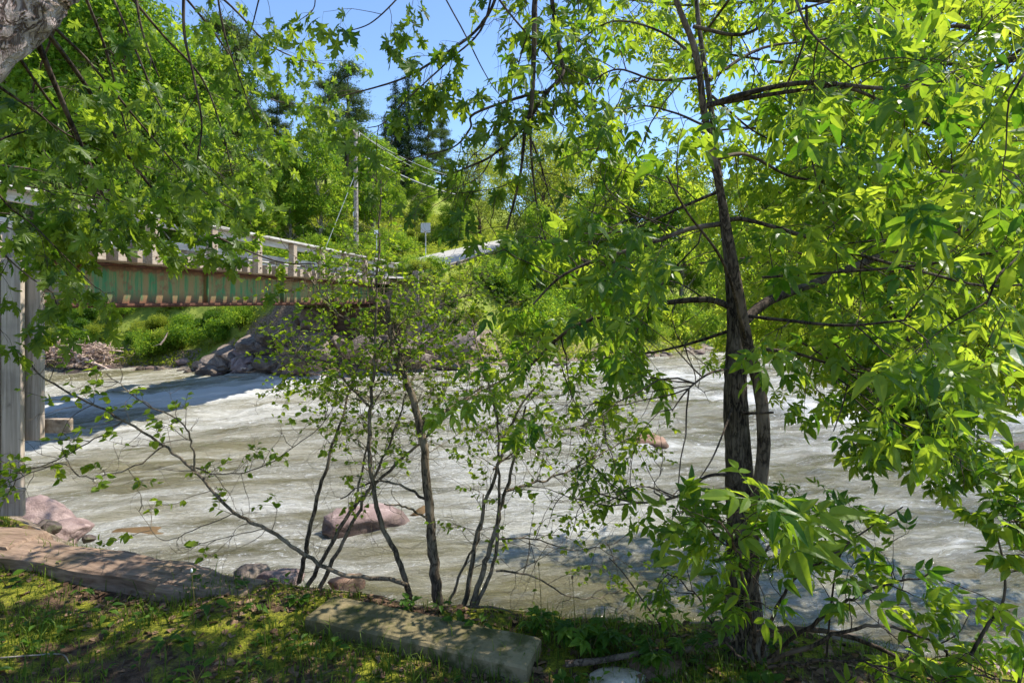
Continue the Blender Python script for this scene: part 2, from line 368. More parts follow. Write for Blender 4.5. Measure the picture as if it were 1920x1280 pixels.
gy = seg((-200, -10, 12), (-10, 1, 30), (1, 5.5, 180), (5.5, 24, 50), (24, 60, 160), (60, 130, 70), (130, 1500, 20))
tag(grid('ground', gx, gy, height, M['ground'], zone), kind='structure')

# ------------------------------------------------------------------ river
def flowc(x, y): return y - .15 * x + .04 * np.minimum(x + 3, 0) ** 2
BOULD = []   # x, y, radius of emergent stones, filled below
for (px, py, r_) in [(700, 992, .55), (1222, 842, .5), (1118, 822, .3), (1822, 846, .3), (1915, 852, .6), (240, 1000, .5), (1100, 1000, .3), (1840, 1035, .3)]:
    Y = 3.2 * F / (py - HOR); BOULD.append(((px - 960) / F * Y, Y, r_))
def wz(x, y):
    c = flowc(x, y)
    amp = .5 + .9 * sstep(9, 16, y)
    z = -1.6 + amp * ((fbm(x * .35, c * .9, 3, 41) - .45) * .36 + (fbm(x * 1.1, c * 3.0, 3, 47) - .45) * .20) + (fbm(x * 2.6, c * 6, 4, 51) - .45) * .14
    for bx, by, r in BOULD:
        d2 = ((x - bx) ** 2 + (y - by) ** 2) / (r * 2.0) ** 2; z = z + .06 * np.exp(-d2)
    z = z + .16 * np.exp(-((c - 15.6) / .5) ** 2) * sstep(3, 6, x) * sstep(12, 8, x)
    return z
def wattr(x, y):
    c = flowc(x, y)
    fo = (fbm(x * .16, c * .5, 3, 61) - .47) * .42
    def band(pts, wd, g):
        pts = [P(a, b, 3.2 * F / (b - HOR)) for a, b in pts]; best = np.full(x.shape, 1e9)
        pp = catmull([p for p in pts], 8)
        for p in pp: best = np.minimum(best, ((x - p[0]) / (wd * 2.2)) ** 2 + ((y - p[1]) / wd) ** 2)
        return g * np.exp(-best)
    fo = fo + band([(70, 772), (250, 760), (400, 742), (520, 722), (640, 707)], 1.0, .38)
    fo = fo + band([(90, 752), (250, 748), (400, 730)], .8, .18)
    fo = fo + band([(0, 850), (150, 815), (330, 795), (560, 770), (760, 770)], .8, .20)
    fo = fo + band([(1390, 742), (1480, 766), (1600, 782), (1700, 775)], .6, .42)
    fo = fo + band([(1080, 690), (1250, 700), (1400, 712)], .8, .18)
    fo = fo + band([(1700, 700), (1900, 790)], .6, .14)
    fo = fo + band([(60, 960), (300, 930), (520, 950)], .35, .14)
    fo = fo + band([(560, 1060), (720, 1080), (880, 1110)], .2, .12)
    fo = fo + band([(1830, 852), (1890, 858)], .4, .35)
    for bx, by, r in BOULD:
        dx = x - bx; dy = y - by
        nz = fbm(x * 6, y * 9, 3, 88); fo = fo + .45 * (nz - .2) * np.exp(-((np.hypot(dx, dy) - r * .85) / (r * .35)) ** 2) + .4 * (nz - .15) * np.exp(-((dx + r * 2.0) / (r * 2.2)) ** 2 - (dy / (r * .7)) ** 2)
    fo = fo - .10 * sstep(9.5, 6.5, y) * sstep(-3.5, -1.5, x)
    fl = np.stack([x, c, np.zeros_like(x)], -1)
    return {'foam': fo, 'flow': fl}
wx = seg((-90, -30, 40), (-30, 30, 520), (30, 120, 60)); wy = seg((2.2, 12, 220), (12, 32, 260), (32, 60, 70))
tag(grid('river_water', wx, wy, wz, M['water'], wattr), kind='structure')

# ------------------------------------------------------------------ road
ra = Acc(); rp = RC; Tn = nrm(np.gradient(rp[:, :2], axis=0)); Nn = np.stack([Tn[:, 1], -Tn[:, 0]], 1)
offs = np.linspace(-2.9, 2.9, 9); V = []
for i in range(len(rp)):
    for o_ in offs: V.append([rp[i, 0] + Nn[i, 0] * o_, rp[i, 1] + Nn[i, 1] * o_, rp[i, 2] - .012 * abs(o_)])
Q = [[i * 9 + j, i * 9 + j + 1, (i + 1) * 9 + j + 1, (i + 1) * 9 + j] for i in range(len(rp) - 1) for j in range(8)]
ra.add(V, Q); tag(ra.build('gravel_road', M['road'], smooth=True), kind='structure')

# ------------------------------------------------------------------ bridge
ang = -math.atan(.131); R0 = np.array([(375 - 960) / F * 14.1, 14.1, 0])
br = thing('timber_bridge', 'rusty green steel girder bridge with weathered timber deck and railing over the river', 'bridge', R0, rz=ang)
rng = np.random.default_rng(5)
U0, U1 = -11.5, 14.4
def girder(x):
    a = Acc(); box(a, x - .012, x + .012, U0, U1, 1.56, 2.37)
    g = a.build('girder_web', M['girder'], br)
    a = Acc(); box(a, x - .16, x + .16, U0, U1, 1.50, 1.558); box(a, x - .10, x + .10, U0, U1, 1.465, 1.497)
    bevel(a.build('bottom_flange', M['rust'], g), .004)
    a = Acc(); box(a, x - .15, x + .15, U0, U1, 2.373, 2.42); a.build('top_flange', M['rust'], g)
    for u in np.arange(U0 + 1, U1, 3.9):
        a = Acc(); box(a, x + .014, x + .13, u, u + .02, 1.56, 2.37); a.build('stiffener', M['girder'], g)
girder(-.78); girder(-3.45)
nt_ = int((U1 - U0) / .5)
for i in range(nt_):
    u = U0 + i * .5; ww = .22 + rng.uniform(-.01, .02); e = rng.uniform(-.02, .03)
    a = Acc(); box(a, -4.25 + e, e, u, u + ww, 2.424, 2.69 + rng.uniform(-.01, .005), rng.random())
    bevel(a.build('deck_tie', M['bridge_wood'], br), .012)
a = Acc()
for i in range(int((U1 - U0) / .24)):
    u = U0 + i * .24; box(a, -4.0 + rng.uniform(-.03, .03), -.30 + rng.uniform(-.03, .03), u, u + .225, 2.697, 2.76 + rng.uniform(-.003, .004), rng.random())
a.build('deck_planks', M['bridge_rail'], br)
ups = [2.0 * k + .32 for k in range(-5, 7)]
for side, xo in ((1, .03), (-1, -4.40)):
    for u in ups:
        a = Acc(); box(a, xo - .03 if side > 0 else xo - .03, xo + .15, u - .1, u + .12, 2.40, 3.46, rng.random())
        p = bevel(a.build('rail_post', M['bridge_wood'], br), .012)
        y0 = u + .01
        for zz in (2.56, 3.0):
            if side > 0: a = Acc(); tube(a, [(xo + .152, y0, zz), (xo + .175, y0, zz)], .022, sides=8); a.build('bolt', M['rust'], p)
    xs_ = -.53 if side > 0 else -3.95
    for u in ups:
        a = Acc(); box(a, xs_, xs_ + .2, u - .35, u + .25, 2.762, 2.86, rng.random()); bevel(a.build('curb_block', M['bridge_wood'], br), .01)
    for k in range(6):
        a = Acc(); box(a, xs_ + .002, xs_ + .198, U0 + k * 4.4 + .01, min(U0 + k * 4.4 + 4.39, U1), 2.863, 3.03, rng.random()); bevel(a.build('curb_beam', M['bridge_rail'], br), .012)
    xr = -.06 if side > 0 else -4.47
    for k in range(6):
        a = Acc(); box(a, xr - .02, xr + .28, U0 + k * 4.4 + .004, min(U0 + k * 4.4 + 4.396, U1), 3.463, 3.53, rng.random())
        bevel(a.build('top_rail', M['bridge_rail'], br), .01)
    xm = -.09 if side > 0 else -4.23
    for k in range(6):
        a = Acc(); box(a, xm, xm + .085, U0 + k * 4.4 + .006, min(U0 + k * 4.4 + 4.394, U1), 3.27, 3.455, rng.random()); bevel(a.build('side_rail', M['bridge_rail'], br), .008)

def rotp(x, y):   # bridge-local to world
    c, s = math.cos(ang), math.sin(ang); return (R0[0] + c * x - s * y, R0[1] + s * x + c * y)
ab = thing('timber_abutment', 'dark brown timber crib abutment under the far end of the bridge', 'abutment', (*rotp(-2.1, 13.2), -1.9), rz=ang)
for k in range(11):
    a = Acc(); e = rng.uniform(-.03, .03); box(a, -2.3, 2.45, -.14 + e, .16 + e, .3 * k, .3 * k + .285, rng.random())
    bevel(a.build('crib_timber', M['abut_wood'], ab), .015)
for x in (-2.0, -.6, .8, 2.2):
    a = Acc(); box(a, x - .12, x + .12, -.40, -.16, 0, 3.28, rng.random()); bevel(a.build('upright', M['abut_wood'], ab), .015)
for s_ in (2.47,):
    a = Acc()
    for k in range(10): box(a, s_, s_ + .25, .2, 3.4, .3 * k, .3 * k + .285, rng.random())
    bevel(a.build('wing_wall', M['abut_wood'], ab), .015)

# near abutment stays out of frame but carries the bridge
ab2 = thing('concrete_abutment', 'grey concrete abutment carrying the near end of the bridge', 'abutment', (*rotp(-2.1, -11.2), -1.0), rz=ang)
a = Acc(); box(a, -2.6, 2.6, -1.2, .3, 0, 2.46); bevel(a.build('pier_wall', M['concrete'], ab2), .03)
a = Acc(); box(a, -2.6, 2.6, -1.2, -.6, 2.463, 3.3); bevel(a.build('back_wall', M['concrete'], ab2), .03)

# guard rail past the bridge (right-hand edge of the road)
gr = thing('guard_rail', 'short wooden-post guard rail curving along the far road edge beyond the bridge', 'guard rail', (-4.4, 30, hz(-4.4, 30)))
gp = [rp[i][:2] + Nn[i] * 3.3 for i in range(2, 34, 3)]; gz = [rp[i][2] for i in range(2, 34, 3)]
org = np.array(gr.location)
for q, (g, z) in enumerate(zip(gp, gz)):
    a = Acc(); box(a, g[0] - .11, g[0] + .11, g[1] - .11, g[1] + .11, z - 1.2, z + .30, rng.random())
    bevel(a.build('post', M['guard_wood'], gr, origin=org), .02)
a = Acc(); pth = catmull([(g[0] - .16, g[1], z + .12) for g, z in zip(gp, gz)], 4)
for dz_ in (-.09, .0, .09): tube(a, pth + np.array([-.03 * (dz_ == 0), 0, dz_]), .06, sides=6)
a.build('rail_beam', M['guard_wood'], gr, smooth=True, origin=org)

# ------------------------------------------------------------------ pole, wires, signs
px_, Yp = 668, 39.0; xp = (px_ - 960) / F * Yp; zb = hz(xp, Yp)
pole = thing('utility_pole', 'grey wooden utility pole rising behind the bridge railing', 'utility pole', (xp, Yp, zb))
ztop = EYE + (HOR - 232) / F * Yp - zb
a = Acc(); tube(a, [(0, 0, -.3), (-.03, 0, ztop * .5), (-.05, 0, ztop)], .18, .125, 12); a.build('shaft', M['bark_grey'], pole, smooth=True)
a = Acc(); box(a, -.07, .03, -.9, .9, ztop - .75, ztop - .6); a.build('crossarm', M['guard_wood'], pole)
a = Acc()
for yy in (-.8, 0, .8): tube(a, [(-.02, yy, ztop - .598), (-.02, yy, ztop - .42)], .05, .03, 8)
a.build('insulator', M['white'], pole, smooth=True)
a = Acc(); tube(a, [(-.16, -.1, 3.9), (-.16, -.1, 4.5)], .05, sides=8); a.build('cable_box', M['metal'], pole)
def wire(label, p0, p1, sag, r=.02):
    t = np.linspace(0, 1, 24)[:, None]; pts = p0 + (p1 - p0) * t; pts[:, 2] -= sag * 4 * (t * (1 - t))[:, 0]
    a = Acc(); tube(a, pts - p0, r, sides=5); o = a.build('power_line', M['wire']); o.location = tuple(p0); tag(o, label, 'wire', 'wires on the utility pole'); return o
top = np.array([xp - .02, Yp, zb + ztop])
wire('uppermost thin wire running right from the pole top', top + (0, .8, -.4), P(905, 338, 58), .8)
wire('second thin wire running right just below the uppermost one', top + (0, 0, -.4), P(905, 346, 56), 1.1)
wire('thick pale cable sagging lowest from the pole to the right', top + (0, 0, -1.9), P(900, 372, 54), .6, .04)
wire('taut guy wire slanting from pole down to the left', top + (0, 0, -3.3), P(596, 500, 36.5), .02, .025)
xs, Ys = (798 - 960) / F * 40, 40.0; zs = hz(xs, Ys)
sg = thing('road_sign', 'back of a small grey square sign on a post beside the far road', 'sign', (xs, Ys, zs))
zc = EYE + (HOR - 427) / F * Ys - zs
a = Acc(); box(a, -.03, .03, .0, .05, -.3, zc + .3); a.build('sign_post', M['metal'], sg)
a = Acc(); box(a, -.34, .34, -.015, -.002, zc - .34, zc + .34); bevel(a.build('sign_panel', M['wire'], sg), .004)
xs, Ys = (706 - 960) / F * 33, 33.0; zs = hz(xs, Ys)
sg = thing('marker_post', 'small white marker on a thin post at the bridge end', 'marker', (xs, Ys, zs))
zc = EYE + (HOR - 436) / F * Ys - zs
a = Acc(); box(a, -.02, .02, .0, .04, -.3, zc); a.build('marker_stake', M['metal'], sg)
a = Acc(); box(a, -.13, .15, -.012, -.002, zc - .1, zc + .14); a.build('marker_panel', M['white'], sg)

# ------------------------------------------------------------------ rocks, timbers
def rock(name, label, cat, c, size, rz=0, seed=0, mat='rock_purple', group=None, sub=4, facet=.35, tilt=(0, 0), rough=.16):
    import bmesh
    bm = bmesh.new(); bmesh.ops.create_icosphere(bm, subdivisions=sub, radius=1); r = random.Random(seed)
    pl = [(Vector((r.gauss(0, 1), r.gauss(0, 1), r.gauss(0, .8))).normalized(), r.uniform(.55, .9)) for _ in range(9)]
    off = Vector((seed * 3.1, seed * 1.7, 0))
    for v in bm.verts:
        d = v.co.copy()
        for n_, k_ in pl:
            t = d.dot(n_)
            if t > k_: d -= n_ * (t - k_) * (.55 + facet)
        d *= 1 + rough * mnoise.fractal(d * 1.3 + off, 1, 2, 4) + .07 * mnoise.fractal(d * 4 + off, .8, 2, 5)
        v.co = Vector((d.x * size[0], d.y * size[1], d.z * size[2]))
    me = bpy.data.meshes.new(name); bm.to_mesh(me); bm.free()
    me.polygons.foreach_set('use_smooth', np.full(len(me.polygons), sub > 3)); me.materials.append(M[mat])
    o = put(bpy.data.objects.new(name, me)); o.location = tuple(c); o.rotation_euler = (tilt[0], tilt[1], rz)
    return tag(o, label, cat, group)
def on_water(px, py): Y = 3.2 * F / (py - HOR); return np.array([(px - 960) / F * Y, Y, -1.6])
q = on_water(702, 985); rock('boulder', 'long pinkish purple boulder breaking the water behind the shrub stems', 'boulder', q + (-.05, -.1, .03), (.64, .42, .27), .5, 3, 'rock_pink', tilt=(.25, .16))
q = on_water(790, 958); rock('boulder', 'orange tinted end stone touching the long pinkish boulder', 'boulder', q + (0, 0, -.05), (.2, .16, .12), .3, 4, 'rock_orange')
q = on_water(1222, 840); rock('boulder', 'round brown boulder in the rapids left of the ash trunk', 'boulder', q, (.52, .42, .36), .1, 5, 'rock_rust')
q = on_water(1118, 822); rock('boulder', 'small reddish stone upstream left of the round brown boulder', 'boulder', q, (.28, .25, .13), .1, 6, 'rock_rust')
q = on_water(240, 1003); rock('submerged_boulder', 'orange rock slab just under the water near the left bank', 'boulder', q + (.0, 0, -.10), (.95, .34, .165), .25, 7, 'rock_orange')
q = on_water(1822, 846); rock('boulder', 'small dark stone in white water at the right', 'boulder', q, (.27, .2, .13), 0, 8, 'rock_purple')
q = on_water(1925, 852); rock('boulder', 'dark brown boulder cut by the right edge of the photo', 'boulder', q, (.6, .45, .24), 0, 9, 'rock_purple')
q = on_water(1895, 872); rock('boulder', 'low dark wet stone below the boulder at the right edge', 'boulder', q, (.5, .25, .08), .2, 10, 'rock_purple')
q = on_water(1838, 1040); rock('submerged_boulder', 'faint tan stone under the water at the lower right', 'boulder', q + (0, 0, -.12), (.35, .2, .14), .2, 11, 'rock_tan')
q = P(62, 962, 5.2); rock('boulder', 'pale pink boulder beside the grey footing block', 'boulder', q + (-.05, .1, -.10), (.32, .30, .20), .4, 12, 'rock_pink')
q = P(118, 990, 4.7); rock('boulder', 'rounded pale pink boulder just behind the first sleeper', 'boulder', q + (0, 0, -.05), (.22, .2, .11), .2, 13, 'rock_pink')
q = P(95, 985, 4.25); rock('stone', 'small black stone standing on the sleeper edge', 'stone', q + (0, 0, -.02), (.075, .06, .055), .2, 14, 'rock_dark')
q = P(166, 1010, 4.0); rock('stone', 'tiny black stone right of the black stone on the sleeper', 'stone', q, (.045, .04, .028), .2, 15, 'rock_dark')
q = P(520, 1078, 3.9); rock('boulder', 'pinkish bank stone left of the slanting shrub stems', 'boulder', q + (0, .05, -.06), (.17, .12, .08), .2, 16, 'rock_pink')
q = P(450, 1068, 3.9); rock('boulder', 'brown stone behind the end of the last sleeper', 'boulder', q + (0, .15, -.10), (.14, .1, .07), .6, 17, 'rock_purple')
q = P(640, 1082, 4.3); rock('boulder', 'rust brown stone at the waterline behind the stem clump', 'boulder', q + (0, .1, -.1), (.15, .12, .08), .6, 18, 'rock_rust')
q = P(1240, 1262, 2.48); rock('stone', 'flat rust brown stone at the bottom edge below the fallen branch', 'stone', q, (.17, .1, .06), .1, 19, 'rock_rust')
q = P(1165, 1272, 2.4); rock('stone', 'pale flat stone at the bottom edge left of the rust stone', 'stone', q, (.14, .09, .03), .1, 20, 'rock_tan')
rr = random.Random(8)
for k in range(26):      # bank stones along the near waterline
    px = rr.uniform(-100, 1900); Y = float(near_edge((px - 960) / F * 3.6)) + rr.uniform(.7, 1.9); x = (px - 960) / F * Y
    s_ = rr.uniform(.10, .26)
    rock('stone', 'wet brown stone lying on the steep bank below the near edge', 'stone', (x, Y, hz(x, Y)), (s_, s_ * .8, s_ * .6), rr.uniform(0, 3), 60 + k, rr.choice(['rock_purple', 'rock_dark', 'rock_pink']), 'stones on the near bank slope', sub=3)
# far bank
def far_pt(px, py, Y): p = P(px, py, Y); p[2] = max(hz(p[0], p[1]), -1.65); return p
q = P(108, 698, 25.6); rock('rock_slab', 'big flat purple brown rock slab on the far shore at the left', 'boulder', q + (0, .4, -.45), (1.75, 1.1, .62), -.1, 21, 'rock_purple', tilt=(.30, .05), facet=.6)
q = P(190, 702, 25.2); rock('boulder', 'whitish rock right of the big flat slab', 'boulder', q + (0, 0, -.2), (.8, .6, .35), .1, 22, 'rock_tan')
q = P(868, 640, 24.0); rock('rock_slab', 'grey tilted concrete-like slab leaning on the far bank', 'boulder', q, (1.05, .6, .28), .55, 23, 'rock_purple', tilt=(.3, -.35), facet=.6)
rr = random.Random(4)
spots = []
for k in range(64):
    t = rr.random(); s2 = rr.random()
    px = 400 + 185 * t + rr.uniform(-15, 15); pyt = 690 - 105 * t ** .9; py = pyt + (700 - pyt) * s2
    Y = 26.3 - 2.3 * t * (1 - .6 * (1 - s2)) - .8 * s2
    spots.append((px, py, Y, rr.uniform(.35, .95), 'purple grey boulder in the riprap pile left of the timber abutment', 'riprap boulders below the bridge', 'rock_purple' if rr.random() < .75 else 'rock_pink'))
for k in range(34):
    px = 575 + 300 * rr.random(); py = rr.uniform(640, 700); Y = 23.4 + rr.uniform(0, 1.2) + (px - 575) / 300 * 3
    spots.append((px, py, Y, rr.uniform(.3, .75), 'dark shaded boulder heaped in front of the timber abutment', 'boulders before the abutment', 'rock_purple'))
for k, (px, py, Y, s_, lb, gp_, mt) in enumerate(spots):
    rock('boulder', lb, 'boulder', P(px, py, Y), (s_, s_ * .8, s_ * rr.uniform(.35, .6)), rr.uniform(0, 3), 100 + k, mt, gp_, sub=3, tilt=(rr.uniform(-.4, .4), rr.uniform(-.5, .2)), facet=.6)
proto = [rock('shore_stone', 'pale stone on the narrow stony shore across the river', 'stone', (0, 0, -5), (.3, .24, .15), 0, 200 + k, m_, 'stones along the far shore', sub=3, facet=.6) for k, m_ in enumerate(['rock_tan', 'rock_pink', 'rock_purple', 'rock_tan', 'rock_purple'])]
cnt = 0
for k in range(150):
    x = rr.choice([rr.uniform(-24, -8), rr.uniform(-4, 24), rr.uniform(2, 14)]); y = float(far_shore(x)) + rr.uniform(-.5, 1.3); s_ = rr.uniform(.35, 1.5)
    o = proto[k] if k < 5 else proto[k % 5].copy()
    if k >= 5: COL.objects.link(o)
    o.location = (x, y, hz(x, y) + .03); o.scale = (s_, s_, s_); o.rotation_euler = (0, rr.uniform(-.3, .3), rr.uniform(0, 6))

def sleeper(label, p0, p1, wd, ht, seed, endsag=0):
    p0 = np.array(p0); p1 = np.array(p1); L = np.linalg.norm(p1 - p0); n = 40; r = np.random.default_rng(seed)
    a = Acc(); n = 90; us = np.linspace(0, L, n); prof = [(-.5, 0), (-.5, .5), (-.47, .9), (-.42, 1), (-.2, 1.02), (0, 1.03), (.2, 1.01), (.42, 1), (.48, .88), (.5, .5), (.5, 0)]
    V = []
    for u in us:
        for j, (y, z) in enumerate(prof):
            nn = float(fbm(np.array(u * 3.0 + seed), np.array(j * .9), 3, seed)) - .47
            fr = 1 - (.5 + .4 * math.sin(j * 2.3 + seed)) * max(0, abs(u / L - .5) - .46) / .04
            V.append([u + .03 * nn, y * wd * (1 + .55 * nn + .10 * math.sin(u * 9 + seed)), z * ht * (1 + .40 * nn * (z > .3)) * fr])
    m = len(prof); Q = [[i * m + j, (i + 1) * m + j, (i + 1) * m + j + 1, i * m + j + 1] for i in range(n - 1) for j in range(m - 1)]
    a.add(V, Q); V = np.array(V)
    for e, s_ in ((0, 1), (n - 1, -1)):
        ring = V[e * m:(e + 1) * m]; a.add(np.vstack([ring, ring.mean(0)]), [[j, j + 1, m] if s_ > 0 else [j + 1, j, m] for j in range(m - 1)])
    o = a.build('landscape_timber', M['sleeper'], smooth=False); d = p1 - p0
    o.location = (p0[0], p0[1], p0[2]); o.rotation_euler = (0, -math.asin(d[2] / L), math.atan2(d[1], d[0]))
    return tag(o, label, 'timber')
def gp2(px, py, z): Y = (EYE - z) * F / (py - HOR); return np.array([(px - 960) / F * Y, Y, z])
sleeper('weathered bank timber at the far left ending under the grey footing', gp2(-160, 985, .10) - (0, 0, .15), gp2(62, 1003, .10) - (0, 0, .15), .30, .13, 31)
sleeper('longest weathered brown timber edging the mossy bank', gp2(5, 1012, .08) - (0, 0, .15), gp2(350, 1068, .08) - (0, 0, .15), .27, .13, 32)
sleeper('split weathered timber nearest the shrub with mossy end', gp2(318, 1068, .08) - (0, 0, .16), gp2(478, 1096, .05) - (0, 0, .16), .26, .14, 33)
cb = Acc(); n = 48; L, W, H = 1.145, .23, .13
us = np.linspace(-L / 2, L / 2, n); prof = [(-.5, 0), (-.5, .45), (-.5, .92), (-.46, 1), (-.25, 1), (0, 1), (.25, 1), (.46, 1), (.5, .92), (.5, .45), (.5, 0)]
V = []
for u in us:
    for j, (y, z) in enumerate(prof):
        nn = float(fbm(np.array(u * 9.0 + 50), np.array(j * 1.1), 3, 77)) - .47; fr = 1 - .05 * (abs(u) > L / 2 - .005)
        V.append([u + .01 * nn, y * W * fr + .006 * nn, z * H * fr + .008 * nn * (z > .1)])
m = len(prof); cb.add(V, [[i * m + j, (i + 1) * m + j, (i + 1) * m + j + 1, i * m + j + 1] for i in range(n - 1) for j in range(m - 1)])
V = np.array(V)
for e, s_ in ((0, 1), (n - 1, -1)):
    ring = V[e * m:(e + 1) * m]; cb.add(np.vstack([ring, ring.mean(0)]), [[j, j + 1, m] if s_ > 0 else [j + 1, j, m] for j in range(m - 1)])
o = cb.build('concrete_curb_block', M['concrete']); tag(o, 'mossy tan concrete curb block lying at the bank edge', 'curb block')
o.location = (-.44, 2.706, -.075); o.rotation_euler = (0, .0, math.radians(-19.5))

# wooden board frame at the left edge
wf = thing('board_frame', 'grey weathered vertical boards on a footing block at the left edge', 'wooden frame', (-3.55, 4.05, .02))
org = np.array(wf.location)
def board(name, px0, px1, pyt, pyb, Y, th, r, mat='wood_grey', parent=None):
    a_ = P(px0, pyt, Y); b_ = P(px1, pyb, Y); a = Acc()
    box(a, a_[0], b_[0], Y, Y + th, b_[2], a_[2], r); return bevel(a.build(name, M[mat], parent or wf, origin=org), .006)
board('front_board', 1, 38, 484, 921, 4.05, .04, .2)
board('front_board', -42, -2, 470, 925, 4.05, .04, .6)
board('rear_board', 41, 75, 424, 826, 4.12, .045, .8)
board('rear_board', 3, 36, 424, 826, 4.122, .045, .35)
board('cross_rail', -10, 131, 520, 548, 4.20, .05, .5)
board('cross_rail', -10, 128, 786, 812, 4.20, .05, .9, 'bridge_wood')
board('footing_block', -60, 42, 915, 968, 4.02, .03, .1)

# ------------------------------------------------------------------ foliage toolkit
def leaf_template_leaflet(wd=.2, fold=.5, curl=.25):
    V = [(0, 0), (.3, 0), (.65, 0), (1, 0), (.13, .65), (.4, 1), (.74, .62), (.13, -.65), (.4, -1), (.74, -.62)]
    V = np.array([(x, y * wd, fold * abs(y) * wd - curl * x * x) for x, y in V])
    Ft = [(0, 1, 4), (4, 1, 5), (1, 2, 5), (5, 2, 6), (2, 3, 6), (1, 0, 7), (1, 7, 8), (2, 1, 8), (2, 8, 9), (3, 2, 9)]
    return V, np.array(Ft)
def tmpl_round(wd=.36): return leaf_template_leaflet(wd, .35, .1)
def tmpl_compound(seed, nl=5):
    r = np.random.default_rng(seed); Vs = []; Fs = []; n = 0
    specs = [(1.3, 0, .0, .56)] + [(t_, s_, a_, sc_) for t_, a_, sc_ in ((1.1, .95, .52), (.6, 1.05, .44))[: (nl - 1) // 2] for s_ in (1, -1)]
    for t_, s_, a_, sc_ in specs:
        V, Fc = leaf_template_leaflet(.225 + r.uniform(-.04, .05), .5 + r.uniform(-.2, .3), .22 + r.uniform(-.1, .25))
        an = s_ * (a_ + r.uniform(-.25, .2)); c, s = math.cos(an), math.sin(an); dr = r.uniform(-.1, .45)
        sc_ = sc_ * r.uniform(.85, 1.15); V = V * sc_
        V = np.stack([V[:, 0] * c - V[:, 1] * s, V[:, 0] * s + V[:, 1] * c, V[:, 2] - dr * V[:, 0]], 1)
        V += (t_ * .62, 0, -.09 * t_ * t_); Vs.append(V); Fs.append(Fc + n); n += len(V)
    w_ = .007; V = np.array([(0, -w_, 0), (0, w_, 0), (.40, -w_, -.035), (.40, w_, -.035), (.80, -w_, -.15), (.80, w_, -.15)])
    Vs.append(V); Fs.append(np.array([(0, 2, 1), (1, 2, 3), (2, 4, 3), (3, 4, 5)]) + n)
    return np.concatenate(Vs), np.concatenate(Fs)
def tmpl_maple(seed):
    r = np.random.default_rng(seed)
    half = [(0, 0), (.0, .10), (-.10, .34), (.03, .27), (.13, .33), (.15, .18), (.20, .13), (.36, .34), (.37, .52), (.46, .42), (.60, .45), (.50, .30), (.46, .16), (.42, .085), (.58, .14), (.64, .25), (.72, .15), (.86, .16), (.84, .08), (1.0, 0)]
    half = [(x + r.normal(0, .012), y * r.uniform(.92, 1.08)) if 0 < i < len(half) - 1 else (x, y) for i, (x, y) in enumerate(half)]
    pts = half + [(x, -y) for x, y in half[-2:0:-1]]; k = r.uniform(.25, .9); d = r.uniform(.1, .7)
    cx = .27; V = [(cx, 0, 0)] + [(x, y, -k * y * y - d * (max(0, x - .2)) ** 2 + r.normal(0, .012)) for x, y in pts]
    n = len(pts); Fc = [(0, i + 1, (i + 1) % n + 1) for i in range(n)]
    # petiole
    V += [(-.55, -.006, .12), (-.55, .006, .12), (0, -.006, 0), (0, .006, 0)]; b = n + 1
    Fc += [(b, b + 2, b + 1), (b + 1, b + 2, b + 3)]
    V = np.array(V) + (.55, 0, -.12); return V, np.array(Fc)
def tmpl_rhomb(n_, seed, spread=.8, asp=.45):
    r = np.random.default_rng(seed); Vs = []; Fs = []; n = 0
    for i in range(n_):
        c = r.normal(0, spread * .35, 3); d = nrm(r.normal(0, 1, 3) + (0, 0, -.2)); s = nrm(np.cross(d, r.normal(0, 1, 3))); L = r.uniform(.35, .6)
        Vs.append(np.array([c - d * L * .5, c + s * L * asp * .5, c + d * L * .5, c - s * L * asp * .5])); Fs.append(np.array([(0, 1, 2), (0, 2, 3)]) + n); n += 4
    return np.concatenate(Vs), np.concatenate(Fs)
TM = [tmpl_maple(i) for i in range(6)]
TA = [tmpl_compound(i, 5) for i in range(6)]; TA3 = [tmpl_compound(20 + i, 3) for i in range(3)]
TR = [tmpl_round(.30 + .05 * i) for i in range(3)]; TL = [leaf_template_leaflet(.22 + .03 * i, .4, .2 + .2 * i) for i in range(3)]
TF = [tmpl_rhomb(4, i) for i in range(6)]; TN = [tmpl_rhomb(8, 30 + i, .8, .20) for i in range(4)]
class Leaves:
    def __init__(s): s.P = []; s.D = []; s.N = []; s.S = []
    def add(s, p, d, n, sz): s.P.append(p); s.D.append(d); s.N.append(n); s.S.append(sz)
    def addm(s, Pm, D, N, S): s.P.extend(Pm); s.D.extend(D); s.N.extend(N); s.S.extend(S)
    def into(s, acc, tm, rng, cull=None):
        Pm = np.array(s.P); D = nrm(np.array(s.D)); N = nrm(np.array(s.N)); S = np.array(s.S)
        if cull is not None:
            k = cull(Pm, S); Pm, D, N, S = Pm[k], D[k], N[k], S[k]
        N = nrm(N - (N * D).sum(1, keepdims=True) * D + 1e-6); Y = np.cross(N, D)
        which = rng.integers(0, len(tm), len(Pm)); rv = np.clip(rng.normal(.45, .28, len(Pm)), 0, 1)
        for t in range(len(tm)):
            k = np.where(which == t)[0]
            if not len(k): continue
            V, Fc = tm[t]
            W = Pm[k, None] + S[k, None, None] * (V[None, :, 0:1] * D[k, None] + V[None, :, 1:2] * Y[k, None] + V[None, :, 2:3] * N[k, None])
            Fq = (Fc[None] + (np.arange(len(k)) * len(V))[:, None, None]).reshape(-1, 3)
            acc.add(W.reshape(-1, 3), Fq, np.repeat(rv[k], len(V)))
def near_cull(Pm, S):
    d = np.linalg.norm(Pm - np.array([0, 0, EYE]), axis=1)
    return d > .75 + 0 * S

